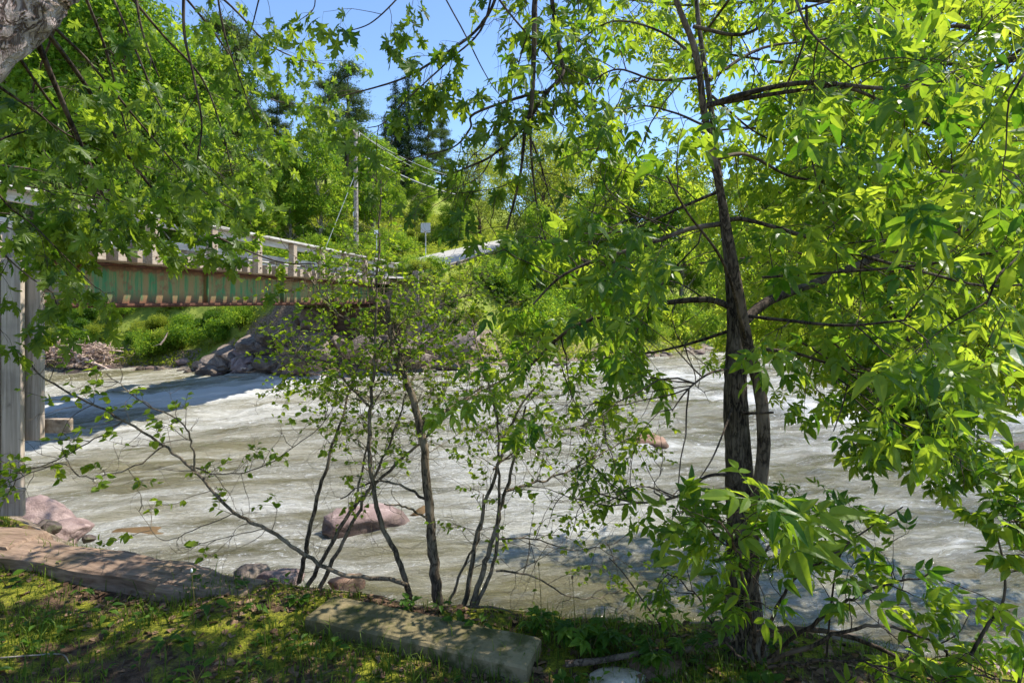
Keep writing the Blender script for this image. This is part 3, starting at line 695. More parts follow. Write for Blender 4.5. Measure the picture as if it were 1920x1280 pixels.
def twigs(wood, lv, path, rng, n, L, r=.004, t0=.15, t1=1.0, spread=.9, droop=.10, up=.1, leaf=.1, nodes=4, sub=2, ldroop=.7, lnode=2, face=.8, wob=.16, leafp=1.0):
    """side twigs with leaves along a limb"""
    path = np.asarray(path, float); n_ = len(path)
    for _ in range(n):
        t = (t0 + (t1 - t0) * rng.random() ** .8) * (n_ - 1.001); i = int(t); p = path[i] + (path[i + 1] - path[i]) * (t - i)
        T = nrm(path[i + 1] - path[i]); e = nrm(rng.normal(0, 1, 3)); e = nrm(e - T * e.dot(T))
        d = nrm(T * rng.uniform(.3, .9) + e * spread + np.array([0, 0, up])); ln = L * rng.uniform(.45, 1.15)
        pts = [p]; k = 6
        for j in range(k):
            d = nrm(d + rng.normal(0, wob, 3) + np.array([0, 0, -droop])); pts.append(pts[-1] + d * ln / k)
        pts = np.array(pts); tube(wood, pts, r * rng.uniform(.7, 1.1), r * .35, 4, rng.random())
        if sub > 0: twigs(wood, lv, pts, rng, sub, L * .5, r * .6, .3, 1, spread, droop, up, leaf, max(2, nodes - 1), 0, ldroop, lnode, face, wob, leafp)
        for j in range(nodes):
            u = (.35 + .65 * (j + 1) / nodes) * k; ii = min(int(u), k - 1); q_ = pts[ii] + (pts[ii + 1] - pts[ii]) * (u - ii)
            Tt = nrm(pts[ii + 1] - pts[ii])
            for s in range(lnode if j < nodes - 1 else lnode + 1):
                if rng.random() > leafp: continue
                e = nrm(rng.normal(0, 1, 3)); e = nrm(e - Tt * e.dot(Tt)); e[2] *= .4
                dd = nrm(Tt * rng.uniform(.2, .9) + e * .9 + np.array([0, 0, -ldroop * rng.uniform(.3, 1.3)]))
                nn = nrm(np.array([0, 0, 1.0]) * face + rng.normal(0, .45, 3))
                lv.add(q_, dd, nn, leaf * rng.uniform(.6, 1.2))
def limb(pts, n=5): return catmull([P(*p) for p in pts], n)

# ------------------------------------------------------------------ box elder / ash at the right foreground
rng = np.random.default_rng(11)
Zt = 2.62; base = P(1393, 1235, Zt); base[2] = 0
ash = thing('young_ash_tree', 'young twin-trunked ash tree rooted at the bank edge right of centre', 'tree', base)
org = np.array(ash.location)
a = Acc()
main = limb([(1398, 1262, 2.62), (1392, 1100, 2.62), (1390, 1000, 2.62), (1386, 880, 2.63), (1380, 780, 2.64), (1379, 700, 2.65), (1378, 620, 2.66), (1370, 520, 2.68), (1358, 420, 2.72), (1345, 300, 2.78), (1330, 180, 2.85), (1312, 60, 2.9), (1300, -60, 2.95), (1280, -220, 3.0)])
rad = np.interp(np.linspace(0, 13, len(main)), [0, .5, 1, 3, 5, 6, 7, 9, 13], [.125, .088, .070, .060, .049, .037, .024, .014, .009])
tube(a, main, rad, sides=18, lump=.035, rng=rng); a.build('trunk', M['bark_ash'], ash, smooth=True, origin=org)
a = Acc()
stem2 = limb([(1408, 1080, 2.60), (1412, 980, 2.57), (1424, 915, 2.52), (1432, 830, 2.50), (1426, 740, 2.50), (1403, 650, 2.50), (1387, 560, 2.50), (1367, 450, 2.50), (1347, 340, 2.48), (1322, 220, 2.45), (1305, 100, 2.42), (1268, 0, 2.4), (1240, -120, 2.4)])
rad = np.interp(np.linspace(0, 12, len(stem2)), [0, 2, 6, 9, 12], [.034, .030, .022, .015, .010])
tube(a, stem2, rad, sides=12, lump=.03, rng=rng); a.build('second_trunk', M['bark_brown'], ash, smooth=True, origin=org)
AB = [
 ([(1322, 200, 2.45), (1420, 170, 2.4), (1520, 155, 2.35), (1660, 166, 2.3), (1760, 155, 2.3), (1872, 125, 2.3)], .013, 1),
 ([(1322, 198, 2.45), (1480, 172, 2.4), (1590, 165, 2.4), (1700, 215, 2.45), (1800, 258, 2.5), (1930, 295, 2.5)], .010, 1),
 ([(1365, 412, 2.5), (1400, 412, 2.48), (1500, 440, 2.4), (1620, 480, 2.35), (1740, 512, 2.3), (1840, 535, 2.3), (1950, 532, 2.3)], .011, 1),
 ([(1392, 605, 2.66), (1440, 565, 2.75), (1530, 530, 2.9), (1650, 480, 3.0), (1750, 445, 3.1), (1850, 423, 3.2), (1990, 415, 3.3)], .026, 1.3),
 ([(1350, 420, 2.5), (1290, 430, 2.5), (1210, 460, 2.5), (1120, 487, 2.5), (1050, 520, 2.5), (1000, 570, 2.5)], .012, 1.2),
 ([(1370, 575, 2.66), (1330, 562, 2.7), (1260, 566, 2.75), (1180, 580, 2.8), (1090, 606, 2.85), (1040, 640, 2.9), (985, 695, 2.95)], .017, 1.4),
 ([(1368, 620, 2.66), (1290, 645, 2.8), (1210, 662, 2.95), (1130, 660, 3.1)], .009, 1),
 ([(1372, 650, 2.66), (1480, 660, 2.6), (1550, 680, 2.55), (1640, 705, 2.5)], .010, .9),
 ([(1345, 360, 2.5), (1270, 392, 2.5), (1190, 428, 2.5), (1120, 440, 2.5)], .008, 1),
 ([(1312, 145, 2.45), (1230, 150, 2.5), (1160, 130, 2.55), (1110, 150, 2.6)], .007, 1.6),
 ([(1300, 50, 2.45), (1390, 65, 2.5), (1460, 32, 2.5), (1560, 0, 2.5), (1680, -40, 2.5)], .009, 1.2),
 ([(1335, 300, 2.5), (1400, 290, 2.8), (1480, 330, 3.0), (1560, 345, 3.1), (1640, 380, 3.3)], .010, 1),
 ([(1372, 690, 2.66), (1330, 700, 2.5), (1290, 730, 2.4), (1260, 770, 2.35)], .006, .7),
 ([(1374, 890, 2.63), (1325, 893, 2.6), (1270, 930, 2.6), (1200, 942, 2.65), (1120, 925, 2.7)], .008, .7),
 ([(1384, 950, 2.60), (1320, 950, 2.45), (1270, 960, 2.4)], .006, .5),
 ([(1376, 760, 2.62), (1340, 850, 2.4), (1310, 900, 2.35)], .005, .3),
 ([(1318, 120, 2.8), (1240, 60, 3.0), (1150, 40, 3.2), (1080, 80, 3.3)], .008, 1.4),
 ([(1330, 240, 2.7), (1260, 210, 2.9), (1190, 200, 3.1), (1130, 240, 3.2)], .007, 1.5),
 ([(1335, 180, 2.85), (1420, 250, 3.1), (1500, 280, 3.3)], .007, 1.3),
 ([(1330, 150, 2.85), (1430, 90, 3.1), (1560, 70, 3.3), (1720, 20, 3.6)], .010, 1.1),
 ([(1378, 590, 2.66), (1470, 600, 2.3), (1580, 610, 2.0), (1700, 600, 1.8)], .009, .8),
 ([(1430, 520, 2.5), (1700, 500, 2.0), (1900, 470, 1.6), (1870, 520, 1.5), (1850, 570, 1.5)], .006, .4),
 ([(1322, 60, 2.5), (1420, -60, 2.1), (1480, -20, 1.7), (1520, 60, 1.6), (1600, 130, 1.6)], .006, .55),
 ([(1872, 125, 2.3), (1960, 60, 1.7), (1930, 120, 1.35), (1890, 190, 1.3)], .006, .7),
 ([(1400, 640, 2.5), (1360, 500, 2.2), (1290, 400, 2.0), (1250, 330, 1.9)], .007, .5),
]
wood = Acc(); lv = Leaves()
for pts, r_, dens in AB:
    pth = limb(pts, 6); tube(wood, pth, r_, r_ * .38, 8, rng.random(), .04, rng)
    Lp = np.linalg.norm(np.diff(pth, axis=0), axis=1).sum()
    low = pts[0][1] > 700
    twigs(wood, lv, pth, rng, int(Lp * (7.5 if not low else 5) * dens), .42 if not low else .24, .0028, .12, 1, leaf=.115 if not low else .10, nodes=3, sub=2, ldroop=.8, droop=.08, leafp=.8)
for pts, r_, dens in AB[:14]:
    dm = Leaves(); twigs(wood, dm, limb(pts, 6), rng, 5, .6, .004, .1, .9, nodes=1, sub=2, droop=.03, up=.1, wob=.2)
# hanging twig and short dead stub
for pts, r_ in (([(1680, 600, 2.7), (1718, 670, 2.7), (1727, 735, 2.68), (1765, 800, 2.66), (1800, 830, 2.66)], .008), ([(1655, 545, 2.9), (1690, 620, 2.9), (1715, 700, 2.9), (1735, 790, 2.9)], .006), ([(1560, 640, 2.8), (1620, 690, 2.8), (1700, 730, 2.8), (1790, 720, 2.8)], .005), ([(1500, 640, 2.7), (1580, 690, 2.7), (1640, 740, 2.7), (1680, 800, 2.7)], .005)):
    pth = limb(pts, 6); tube(wood, pth, r_, r_ * .4, 7); twigs(wood, lv, pth, rng, 16, .24, .003, .3, 1, leaf=.10, nodes=3, sub=1, leafp=.85)
for pts, r_ in (([(1385, 775, 2.62), (1420, 774, 2.5), (1450, 773, 2.42)], .008), ([(1590, 720, 2.4), (1580, 760, 2.4), (1563, 808, 2.4)], .004), ([(1512, 10, 2.3), (1510, 70, 2.3), (1478, 155, 2.35)], .006), ([(1510, 215, 2.3), (1520, 290, 2.3), (1545, 385, 2.3)], .0045), ([(1365, 1130, 2.5), (1350, 1105, 2.45), (1335, 1080, 2.4)], .011)):
    tube(wood, limb(pts, 4), r_, r_ * .55, 7)
wood.build('branches', M['bark_dark'], ash, smooth=True, origin=org)
a = Acc(); lv.into(a, TA + TA3, rng, near_cull); a.build('foliage', M['ash_leaf'], ash, origin=org)
print('ash leaves', len(lv.P))

# ------------------------------------------------------------------ larger box elder leaning in from the right, further out
rng = np.random.default_rng(12)
eb = np.array([5.6, 3.0, -.4])
eld = thing('box_elder_tree', 'bright yellow-green box elder with brown limbs filling the right side behind the ash', 'tree', eb)
org = eb
a = Acc(); tr = catmull([eb + (0, 0, -.6), eb + (-.1, .1, 1.2), eb + (-.3, .5, 3.0), eb + (-.5, 1.2, 5.2), eb + (-.5, 1.6, 7.5)], 8)
tube(a, tr, .20, .06, 14, .5, .04, rng); a.build('trunk', M['bark_brown'], eld, smooth=True, origin=org)
t0_ = tr[10]; t1_ = tr[16]; t2_ = tr[22]
def wl(start, pts):
    q0 = P(*pts[0]); d0 = nrm(q0 - P(*pts[1])); a1 = q0 + d0 * min(.5, .4 * np.linalg.norm(start - q0)); return np.vstack([catmull([start, (start + a1) / 2 + (0, 0, .06), a1, q0], 5)[:-1], catmull([P(*p) for p in pts], 7)])
EB = [
 (wl(t0_, [(2000, 560, 5.0), (1800, 600, 5.2), (1730, 590, 5.3), (1640, 616, 5.4), (1560, 598, 5.5), (1480, 572, 5.6), (1390, 575, 5.8)]), .055, 1.1),
 (wl(t0_, [(2050, 620, 4.8), (1900, 640, 4.7), (1780, 620, 4.6), (1700, 660, 4.6)]), .035, 1.0),
 (wl(t1_, [(2000, 380, 5.0), (1850, 395, 5.2), (1700, 400, 5.4), (1560, 385, 5.6), (1450, 360, 5.8), (1340, 370, 6.0)]), .045, 1.3),
 (wl(t1_, [(2000, 250, 5.0), (1860, 240, 5.3), (1700, 230, 5.6), (1560, 260, 5.8), (1420, 240, 6.0), (1300, 250, 6.2)]), .045, 1.3),
 (wl(t2_, [(1980, 100, 5.2), (1820, 120, 5.5), (1660, 110, 5.8), (1500, 120, 6.0), (1350, 100, 6.2), (1230, 90, 6.4)]), .04, 1.3),
 (wl(t2_, [(1950, 0, 5.0), (1800, 20, 5.3), (1640, 10, 5.6), (1480, 0, 5.8), (1300, 10, 6.0), (1180, 0, 6.0)]), .04, 1.2),
 (wl(t2_, [(1900, -90, 5.0), (1700, -80, 5.0), (1480, -90, 5.2), (1250, -110, 5.4)]), .04, 1.0),
 (wl(t0_, [(1980, 480, 4.2), (1860, 500, 4.3), (1740, 510, 4.4), (1600, 500, 4.6), (1480, 470, 4.8)]), .035, 1.2),
 (wl(t1_, [(1960, 330, 6.5), (1780, 340, 7.0), (1600, 480, 7.4), (1450, 480, 7.8), (1250, 500, 8.2)]), .05, 1.3),
 (wl(t0_, [(2000, 600, 6.6), (1860, 560, 7.2), (1700, 560, 7.8), (1500, 520, 8.0)]), .04, 1.2),
 (wl(t1_, [(2000, 300, 3.8), (1900, 330, 3.6), (1800, 330, 3.5), (1700, 300, 3.5), (1580, 300, 3.6)]), .028, .9),
 (wl(t2_, [(1980, 50, 4.0), (1880, 60, 3.8), (1780, 50, 3.7), (1680, 90, 3.6), (1560, 110, 3.6)]), .028, .9),
]
wood = Acc(); lv = Leaves()
for pth, r_, dens in EB:
    tube(wood, pth, r_, r_ * .2, 9, rng.random(), .05, rng)
    Lp = np.linalg.norm(np.diff(pth, axis=0), axis=1).sum()
    twigs(wood, lv, pth, rng, int(Lp * 8 * dens), .75, .005, .25, 1, leaf=.13, nodes=4, sub=3, ldroop=.6, droop=.07, leafp=.85)
# drooping skirt over the water at the right
for pts in ([(1760, 590, 5.0), (1780, 640, 4.9), (1800, 690, 4.8), (1790, 720, 4.7)], [(1700, 600, 5.2), (1700, 680, 5.1), (1720, 730, 5.0), (1745, 790, 4.9)], [(1850, 600, 5.0), (1880, 650, 4.9), (1890, 690, 4.8)], [(1620, 610, 5.2), (1630, 650, 5.1), (1660, 700, 5.0)], [(1540, 600, 5.4), (1510, 640, 5.3), (1500, 670, 5.3)]):
    pth = limb(pts, 6); tube(wood, pth, .012, .004, 6); twigs(wood, lv, pth, rng, 9, .40, .004, .1, 1, leaf=.12, nodes=3, sub=2, leafp=.85)
wood.build('limbs', M['bark_brown'], eld, smooth=True, origin=org)
a = Acc(); lv.into(a, TA + TA3, rng, near_cull); a.build('foliage', M['elder_leaf'], eld, origin=org)
print('elder leaves', len(lv.P))

# ------------------------------------------------------------------ silver maple overhead, trunk at top left
rng = np.random.default_rng(13)
mb = np.array([-3.3, .9, -.05])
mp = thing('silver_maple_tree', 'large silver maple leaning in from the top left with lobed hanging leaves', 'tree', mb); org = mb
def PT(px, py, Y): return P(px, py, Y)
c0 = PT(48, 48, 1.9) + np.array([-.20, 0, .12]); c1 = PT(148, -72, 2.0) + np.array([-.16, 0, .12])
dtr = nrm(c1 - c0)
tr = catmull([mb + (0, 0, -.2), mb + (.05, .15, .8), c0 - dtr * .75 + (-.05, -.1, 0), c0, c1, c1 + dtr * 1.2 + (.1, .2, .2), c1 + dtr * 2.6 + (.2, .6, 1.0), c1 + dtr * 4 + (.3, 1.0, 2.4)], 14)
a = Acc(); rr_ = np.interp(np.linspace(0, 7, len(tr)), [0, 1, 3, 4, 5, 6, 7], [.38, .28, .225, .21, .17, .13, .07])
tube(a, tr, rr_, sides=40, lump=.03, rng=rng); o = a.build('trunk', M['bark_maple'], mp, smooth=True, origin=org)
h1 = tr[60]; h2 = tr[74]; h3 = tr[88]
ML = [   # start, pts, radius, twig density, leaf size, length
 (None, [(62, 60, 2.1), (120, 200, 2.3), (160, 290, 2.45), (190, 360, 2.6), (200, 395, 2.65)], .011, .5, .105),
 (None, [(80, 50, 2.2), (160, 160, 2.6), (245, 300, 3.0), (330, 400, 3.3), (430, 455, 3.6), (520, 490, 3.7), (590, 495, 3.8)], .010, .7, .11),
 (None, [(95, 45, 2.2), (170, 120, 2.6), (270, 240, 3.0), (370, 350, 3.4), (450, 400, 3.7)], .007, .9, .11),
 (None, [(30, 100, 2.0), (85, 180, 2.3), (130, 240, 2.6), (170, 340, 2.8), (185, 430, 2.9)], .006, .8, .11),
 (None, [(-20, 150, 2.0), (60, 205, 2.3), (140, 260, 2.6), (235, 300, 3.0), (330, 330, 3.4)], .006, .8, .11),
 (None, [(-60, 300, 2.3), (0, 262, 2.4), (60, 240, 2.5), (80, 210, 2.6)], .006, .5, .11),
 (None, [(-80, 380, 2.4), (0, 470, 2.5), (50, 515, 2.55), (100, 550, 2.6)], .005, 1.0, .10),
 (None, [(-60, 280, 2.4), (10, 380, 2.5), (60, 420, 2.6), (110, 470, 2.6), (180, 540, 2.7)], .005, 1.0, .10),
 (None, [(-90, 330, 2.8), (20, 345, 2.9), (130, 362, 3.0), (240, 380, 3.1), (330, 400, 3.2)], .005, 2.2, .11),
 (None, [(-30, 290, 2.7), (20, 325, 2.75), (70, 350, 2.8), (120, 372, 2.8), (160, 380, 2.8)], .004, 2.4, .11),
 (None, [(-40, 395, 2.9), (10, 425, 2.9), (50, 440, 2.9), (90, 470, 2.9)], .004, 2.0, .10),
 (None, [(-90, 400, 2.9), (10, 400, 3.0), (80, 415, 3.1), (160, 430, 3.2)], .004, 1.3, .11),
 (None, [(0, 310, 3.0), (70, 320, 3.1), (160, 350, 3.2), (240, 400, 3.3), (310, 430, 3.4)], .006, .8, .11),
 (h1, [(250, -40, 2.9), (262, 40, 2.9), (280, 100, 2.95), (298, 145, 3.0)], .008, .6, .11),
 (h1, [(345, -40, 2.7), (345, 60, 2.7), (362, 140, 2.7), (378, 230, 2.75), (370, 300, 2.8)], .008, .8, .11),
 (h2, [(400, -60, 3.2), (420, 60, 3.3), (450, 150, 3.4), (480, 230, 3.6)], .007, 1.0, .11),
 (h2, [(500, -60, 3.0), (480, 20, 3.0), (470, 60, 3.0)], .006, .6, .11),
 (h1, [(200, -60, 3.4), (300, 60, 3.8), (380, 150, 4.2), (420, 260, 4.5), (440, 350, 4.7)], .010, 1.2, .12),
 (h1, [(150, -30, 3.2), (200, 100, 3.6), (230, 220, 4.0), (260, 330, 4.4)], .010, 1.2, .12),
 (h2, [(300, -80, 4.5), (420, 0, 5.0), (500, 80, 5.6), (560, 110, 6.2), (610, 120, 6.6)], .012, 1.3, .12),
 (h2, [(300, -60, 5.0), (400, 60, 5.6), (470, 160, 6.2), (520, 190, 6.6), (590, 195, 7.0)], .012, 1.3, .12),
 (h1, [(100, 60, 4.5), (60, 180, 4.8), (80, 280, 5.0), (150, 350, 5.2)], .010, 1.2, .12),
 (h1, [(240, 60, 5.0), (300, 200, 5.4), (360, 290, 5.8), (420, 330, 6.0)], .010, 1.3, .12),
 (h2, [(580, -60, 3.2), (590, 10, 3.2), (560, 40, 3.3)], .005, .6, .11),
 (h2, [(930, -60, 3.0), (928, 0, 3.0), (890, 60, 3.0), (820, 110, 3.0), (760, 145, 3.05), (700, 165, 3.1), (640, 180, 3.1)], .009, 1.4, .105),
 (h2, [(930, -60, 3.0), (905, 50, 3.0), (840, 115, 3.0), (770, 180, 3.0), (720, 230, 3.05), (690, 240, 3.1)], .006, .9, .105),
 (h2, [(800, -80, 3.0), (760, -20, 3.0), (700, 40, 3.0), (650, 60, 3.0)], .006, 1.2, .105),
 (h2, [(880, 80, 3.0), (905, 130, 3.0), (930, 170, 3.0), (960, 200, 3.0)], .004, .8, .09),
]
MB = [   # mostly bare hanging limbs right of centre
 (h3, [(1010, -60, 2.9), (1003, 0, 2.9), (1001, 100, 2.9), (996, 200, 2.9), (985, 240, 2.9), (975, 330, 2.9), (950, 430, 2.9)], .021, .35),
 (h3, [(1040, -60, 3.1), (1035, 0, 3.1), (1050, 100, 3.1), (1055, 140, 3.05), (1020, 178, 3.0), (985, 235, 2.95), (925, 290, 2.9), (880, 312, 2.9), (835, 330, 2.9)], .016, .3),
 (h3, [(925, -30, 3.0), (940, 5, 3.0), (985, 60, 3.0), (1030, 110, 3.0), (1075, 190, 3.0), (1140, 260, 3.1)], .009, .4),
 (None, [(1030, 172, 3.0), (990, 178, 3.0), (890, 213, 3.0), (882, 240, 3.0), (850, 276, 3.0), (780, 295, 3.0), (725, 312, 3.0)], .009, .12),
 (None, [(994, 215, 2.9), (996, 290, 2.9), (1002, 350, 2.9), (1010, 400, 2.9), (1020, 440, 2.9)], .008, .1),
 (None, [(998, 265, 2.9), (1015, 312, 2.9), (1028, 360, 2.9), (1050, 412, 2.9)], .006, .1),
 (None, [(988, 65, 3.0), (975, 110, 3.0), (960, 170, 3.0), (940, 210, 3.0)], .005, .7),
 (None, [(925, 290, 2.9), (900, 330, 2.9), (860, 350, 2.9), (800, 370, 2.9)], .004, .1),
 (None, [(960, 180, 2.9), (910, 270, 2.9), (880, 300, 2.9), (850, 380, 2.9)], .004, .25),
 (None, [(1020, 180, 3.0), (1045, 225, 3.0), (1075, 245, 3.0), (1100, 270, 3.0)], .004, .7),
 (None, [(975, 330, 2.9), (940, 350, 2.9), (880, 360, 2.9), (840, 362, 2.9)], .004, .1),
 (h3, [(1075, -60, 3.2), (1085, 20, 3.2), (1080, 80, 3.2), (1090, 130, 3.2)], .006, 1.0),
 (h3, [(960, -80, 3.1), (985, 0, 3.1), (960, 30, 3.1), (930, 40, 3.1)], .004, .9),
]
wood = Acc(); lv = Leaves()
for st, pts, r_, dens, lf in ML:
    pth = limb(pts, 6) if st is None else wl(st, pts)
    tube(wood, pth, r_ if st is None else r_ * 1.3, r_ * .4, 7, rng.random(), .04, rng)
    vis = limb(pts, 6); Lp = np.linalg.norm(np.diff(vis, axis=0), axis=1).sum(); far = pts[-1][2] > 4.2
    twigs(wood, lv, vis, rng, int(Lp * (4.2 if not far else 8) * dens) + 1, .30 if not far else .6, .0022, .1, 1, leaf=lf * .84, nodes=3, sub=2, ldroop=.9, droop=.12, up=0, leafp=.75, face=.5)
for st, pts, r_, dens in MB:
    pth = limb(pts, 6) if st is None else wl(st, pts); vis = limb(pts, 6)
    tube(wood, pth, r_, r_ * .25, 8, rng.random(), .05, rng)
    Lp = np.linalg.norm(np.diff(vis, axis=0), axis=1).sum()
    dummy = Leaves(); twigs(wood, dummy, vis, rng, int(Lp * 9), .3, .0022, .15, 1, nodes=1, sub=2, droop=.12, up=-.2, wob=.25)
    twigs(wood, lv, vis, rng, int(Lp * 9 * dens) + 1, .22, .0025, .0, 1, leaf=.092, nodes=2, sub=1, ldroop=.8, droop=.1, leafp=.7, face=.5)
wood.build('branches', M['bark_dark'], mp, smooth=True, origin=org)
# crown over and behind the camera, only its shade reaches the picture
for c in ((-2.2, 1.4, 5.0, 1.2), (0.4, 3.4, 5.4, 1.0), (2.0, 2.4, 5.6, 1.1), (1.6, 4.2, 6.2, .8), (-.8, 2.6, 5.6, .8)):
    for _ in range(80):
        p_ = np.array(c[:3]) + rng.normal(0, 1, 3) * c[3] * .55 * (1, 1, .6)
        lv.add(p_, nrm(rng.normal(0, 1, 3) + (0, 0, -.5)), nrm(rng.normal(0, .5, 3) + (0, 0, 1)), .17 * rng.uniform(.7, 1.2))
a = Acc(); lv.into(a, TM, rng, near_cull); a.build('foliage', M['maple_leaf'], mp, origin=org)
print('maple leaves', len(lv.P))

# ------------------------------------------------------------------ multi-stem shrubs at the bank
def shrub(name, label, base, stems, seed, leafsz=.034, mat='bark_shrub', lmat='shrub_leaf', tm=None, cat='shrub', k=14, sub=3, nodes=4, bare=7):
    rng = np.random.default_rng(seed); t = thing(name, label, cat, base); org = np.array(base); lv = Leaves(); tw = Acc()
    for st in stems:
        pts, r0, r1, dens = st[:4]; L = st[4] if len(st) > 4 else .35; t0 = st[5] if len(st) > 5 else .3; ls = st[6] if len(st) > 6 else leafsz
        pth = limb(pts, 6); a = Acc(); jit = rng.normal(0, .004, pth.shape); jit[0] = 0; pth = pth + jit
        tube(a, pth, r0, r1, 9, rng.random(), .05, rng); a.build('stem', M[mat], t, smooth=True, origin=org)
        Lp = np.linalg.norm(np.diff(pth, axis=0), axis=1).sum()
        twigs(tw, lv, pth, rng, int(Lp * k * dens), L, .0026, t0, 1, leaf=ls, nodes=nodes, sub=sub, ldroop=.3, droop=.03, up=.15, wob=.22, lnode=2, leafp=.8, face=.5)
        dm = Leaves(); twigs(tw, dm, pth, rng, int(Lp * bare), L * 1.2, .0022, .1, 1, nodes=1, sub=2, droop=.0, up=.0, wob=.3)
    tw.build('twigs', M[mat], t, smooth=True, origin=org)
    a = Acc(); lv.into(a, tm or TR, rng, near_cull); a.build('foliage', M[lmat], t, origin=org); print(name, len(lv.P)); return t
shrub('alder_shrub', 'small-leaved alder with a thick upright central stem rising behind the curb block', P(815, 1145, 3.3), [
  ([(824, 1150, 3.3), (812, 1040, 3.32), (802, 930, 3.35), (793, 830, 3.38), (775, 750, 3.4), (752, 690, 3.45), (735, 640, 3.5), (725, 560, 3.6)], .032, .012, 1.1, .42, .35),
  ([(773, 1135, 3.3), (752, 1060, 3.3), (715, 980, 3.3), (697, 900, 3.3), (692, 830, 3.3), (697, 740, 3.35), (704, 640, 3.4), (708, 500, 3.5), (715, 340, 3.6)], .017, .005, 1.0, .40, .4),
  ([(797, 935, 3.35), (740, 905, 3.35), (690, 905, 3.35), (640, 935, 3.4)], .008, .004, .4, .3),
  ([(782, 800, 3.4), (850, 760, 3.6), (900, 735, 3.8), (960, 700, 4.0), (1010, 640, 4.2)], .013, .005, 1.4, .42, .2),
  ([(760, 720, 3.4), (735, 610, 3.6), (700, 540, 3.8), (680, 500, 4.0)], .011, .004, 1.8, .45, .1),
  ([(707, 660, 3.45), (760, 600, 3.7), (830, 570, 3.9), (900, 548, 4.1)], .007, .003, 2.2, .45, .1),
  ([(704, 640, 3.45), (650, 600, 3.7), (610, 560, 3.9), (580, 520, 4.1)], .007, .003, 2.4, .45, .1),
  ([(745, 690, 3.5), (800, 640, 3.9), (850, 600, 4.3), (860, 540, 4.6)], .009, .003, 2.4, .45, .1),
  ([(690, 760, 3.4), (630, 700, 3.7), (570, 680, 4.0), (520, 690, 4.2)], .008, .003, 2.2, .42, .1),
  ([(798, 970, 3.3), (760, 950, 3.2), (720, 945, 3.15)], .007, .004, .1, .2),
 ], 21)
shrub('alder_shrub', 'leaning alder clump of three slanting stems left of the thick central stem', P(575, 1100, 3.7), [
  ([(560, 1092, 3.8), (578, 1010, 3.8), (595, 930, 3.85), (620, 850, 3.9), (645, 770, 4.0), (665, 690, 4.1)], .017, .006, .5, .40, .5),
  ([(572, 1108, 3.6), (620, 1020, 3.6), (665, 950, 3.65), (720, 890, 3.7), (790, 828, 3.8), (850, 765, 3.9), (905, 725, 4.0)], .015, .005, .7, .42, .5),
  ([(590, 1118, 3.5), (625, 1050, 3.55), (660, 980, 3.6), (700, 900, 3.65), (735, 820, 3.7), (760, 740, 3.8)], .015, .005, .6, .42, .5),
  ([(665, 950, 3.65), (690, 830, 3.9), (700, 760, 4.0), (740, 700, 4.1)], .008, .003, 1.2, .4, .2),
 ], 22)
shrub('alder_shrub', 'fan-shaped alder clump of thin stems right of the thick central stem', P(875, 1150, 3.1), [
  ([(868, 1152, 3.1), (885, 1060, 3.15), (905, 960, 3.2), (935, 870, 3.25), (960, 790, 3.3), (1010, 715, 3.4)], .015, .005, .5, .40, .45),
  ([(878, 1156, 3.1), (905, 1075, 3.12), (925, 1010, 3.15), (945, 930, 3.2), (968, 850, 3.25), (985, 760, 3.3)], .017, .006, .5, .40, .45),
  ([(885, 1150, 3.1), (925, 1060, 3.12), (935, 960, 3.15), (936, 860, 3.15), (930, 770, 3.2), (905, 690, 3.3), (885, 600, 3.5)], .011, .004, .6, .40, .4),
  ([(842, 1135, 3.2), (870, 1060, 3.25), (900, 1000, 3.3), (905, 930, 3.35)], .009, .004, .4, .35, .5),
  ([(948, 920, 3.2), (1000, 905, 3.3), (1050, 890, 3.4), (1110, 860, 3.5), (1180, 820, 3.7)], .008, .003, 1.4, .42, .2),
  ([(935, 1010, 3.15), (1000, 1010, 3.3), (1080, 1030, 3.5), (1150, 1020, 3.7)], .005, .002, .8, .40, .2),
  ([(930, 1070, 3.12), (1000, 1080, 3.2), (1080, 1120, 3.4), (1170, 1110, 3.6)], .006, .002, .3, .40, .2),
  ([(925, 880, 3.2), (1000, 820, 3.6), (1080, 800, 3.9), (1160, 790, 4.1)], .006, .002, 1.8, .42, .2),
 ], 23)
shrub('alder_sapling', 'thin arching alder stem leaning far left over the water with sparse leaves', P(770, 1125, 3.25), [
  ([(772, 1120, 3.25), (745, 1088, 3.2), (640, 1076, 3.2), (560, 1030, 3.2), (500, 990, 3.2), (440, 960, 3.2), (370, 890, 3.2), (300, 830, 3.2), (200, 770, 3.2), (100, 720, 3.2), (20, 650, 3.2)], .013, .004, .42, .26, .35, .042),
  ([(365, 885, 3.2), (360, 835, 3.15), (340, 790, 3.1), (270, 755, 3.1), (200, 700, 3.1)], .006, .002, .6, .22, .2, .042),
  ([(310, 835, 3.2), (240, 880, 3.1), (160, 895, 3.05), (110, 870, 3.0), (0, 910, 3.0)], .004, .002, .7, .2, .2, .042),
  ([(235, 785, 3.2), (150, 840, 3.2), (60, 880, 3.2), (-10, 900, 3.2)], .004, .002, .5, .2, .2, .045),
  ([(440, 960, 3.2), (350, 1000, 3.2), (300, 1010, 3.2), (255, 950, 3.2)], .003, .001, .2, .25, .2, .05),
  ([(500, 990, 3.2), (410, 1010, 3.15), (330, 1030, 3.1)], .003, .001, .3, .25, .2, .05),
  ([(350, 870, 3.2), (420, 890, 3.3), (500, 870, 3.4), (600, 800, 3.5), (640, 730, 3.6)], .004, .002, .6, .25, .2, .042),
 ], 24, leafsz=.034, k=13, sub=2, nodes=3)
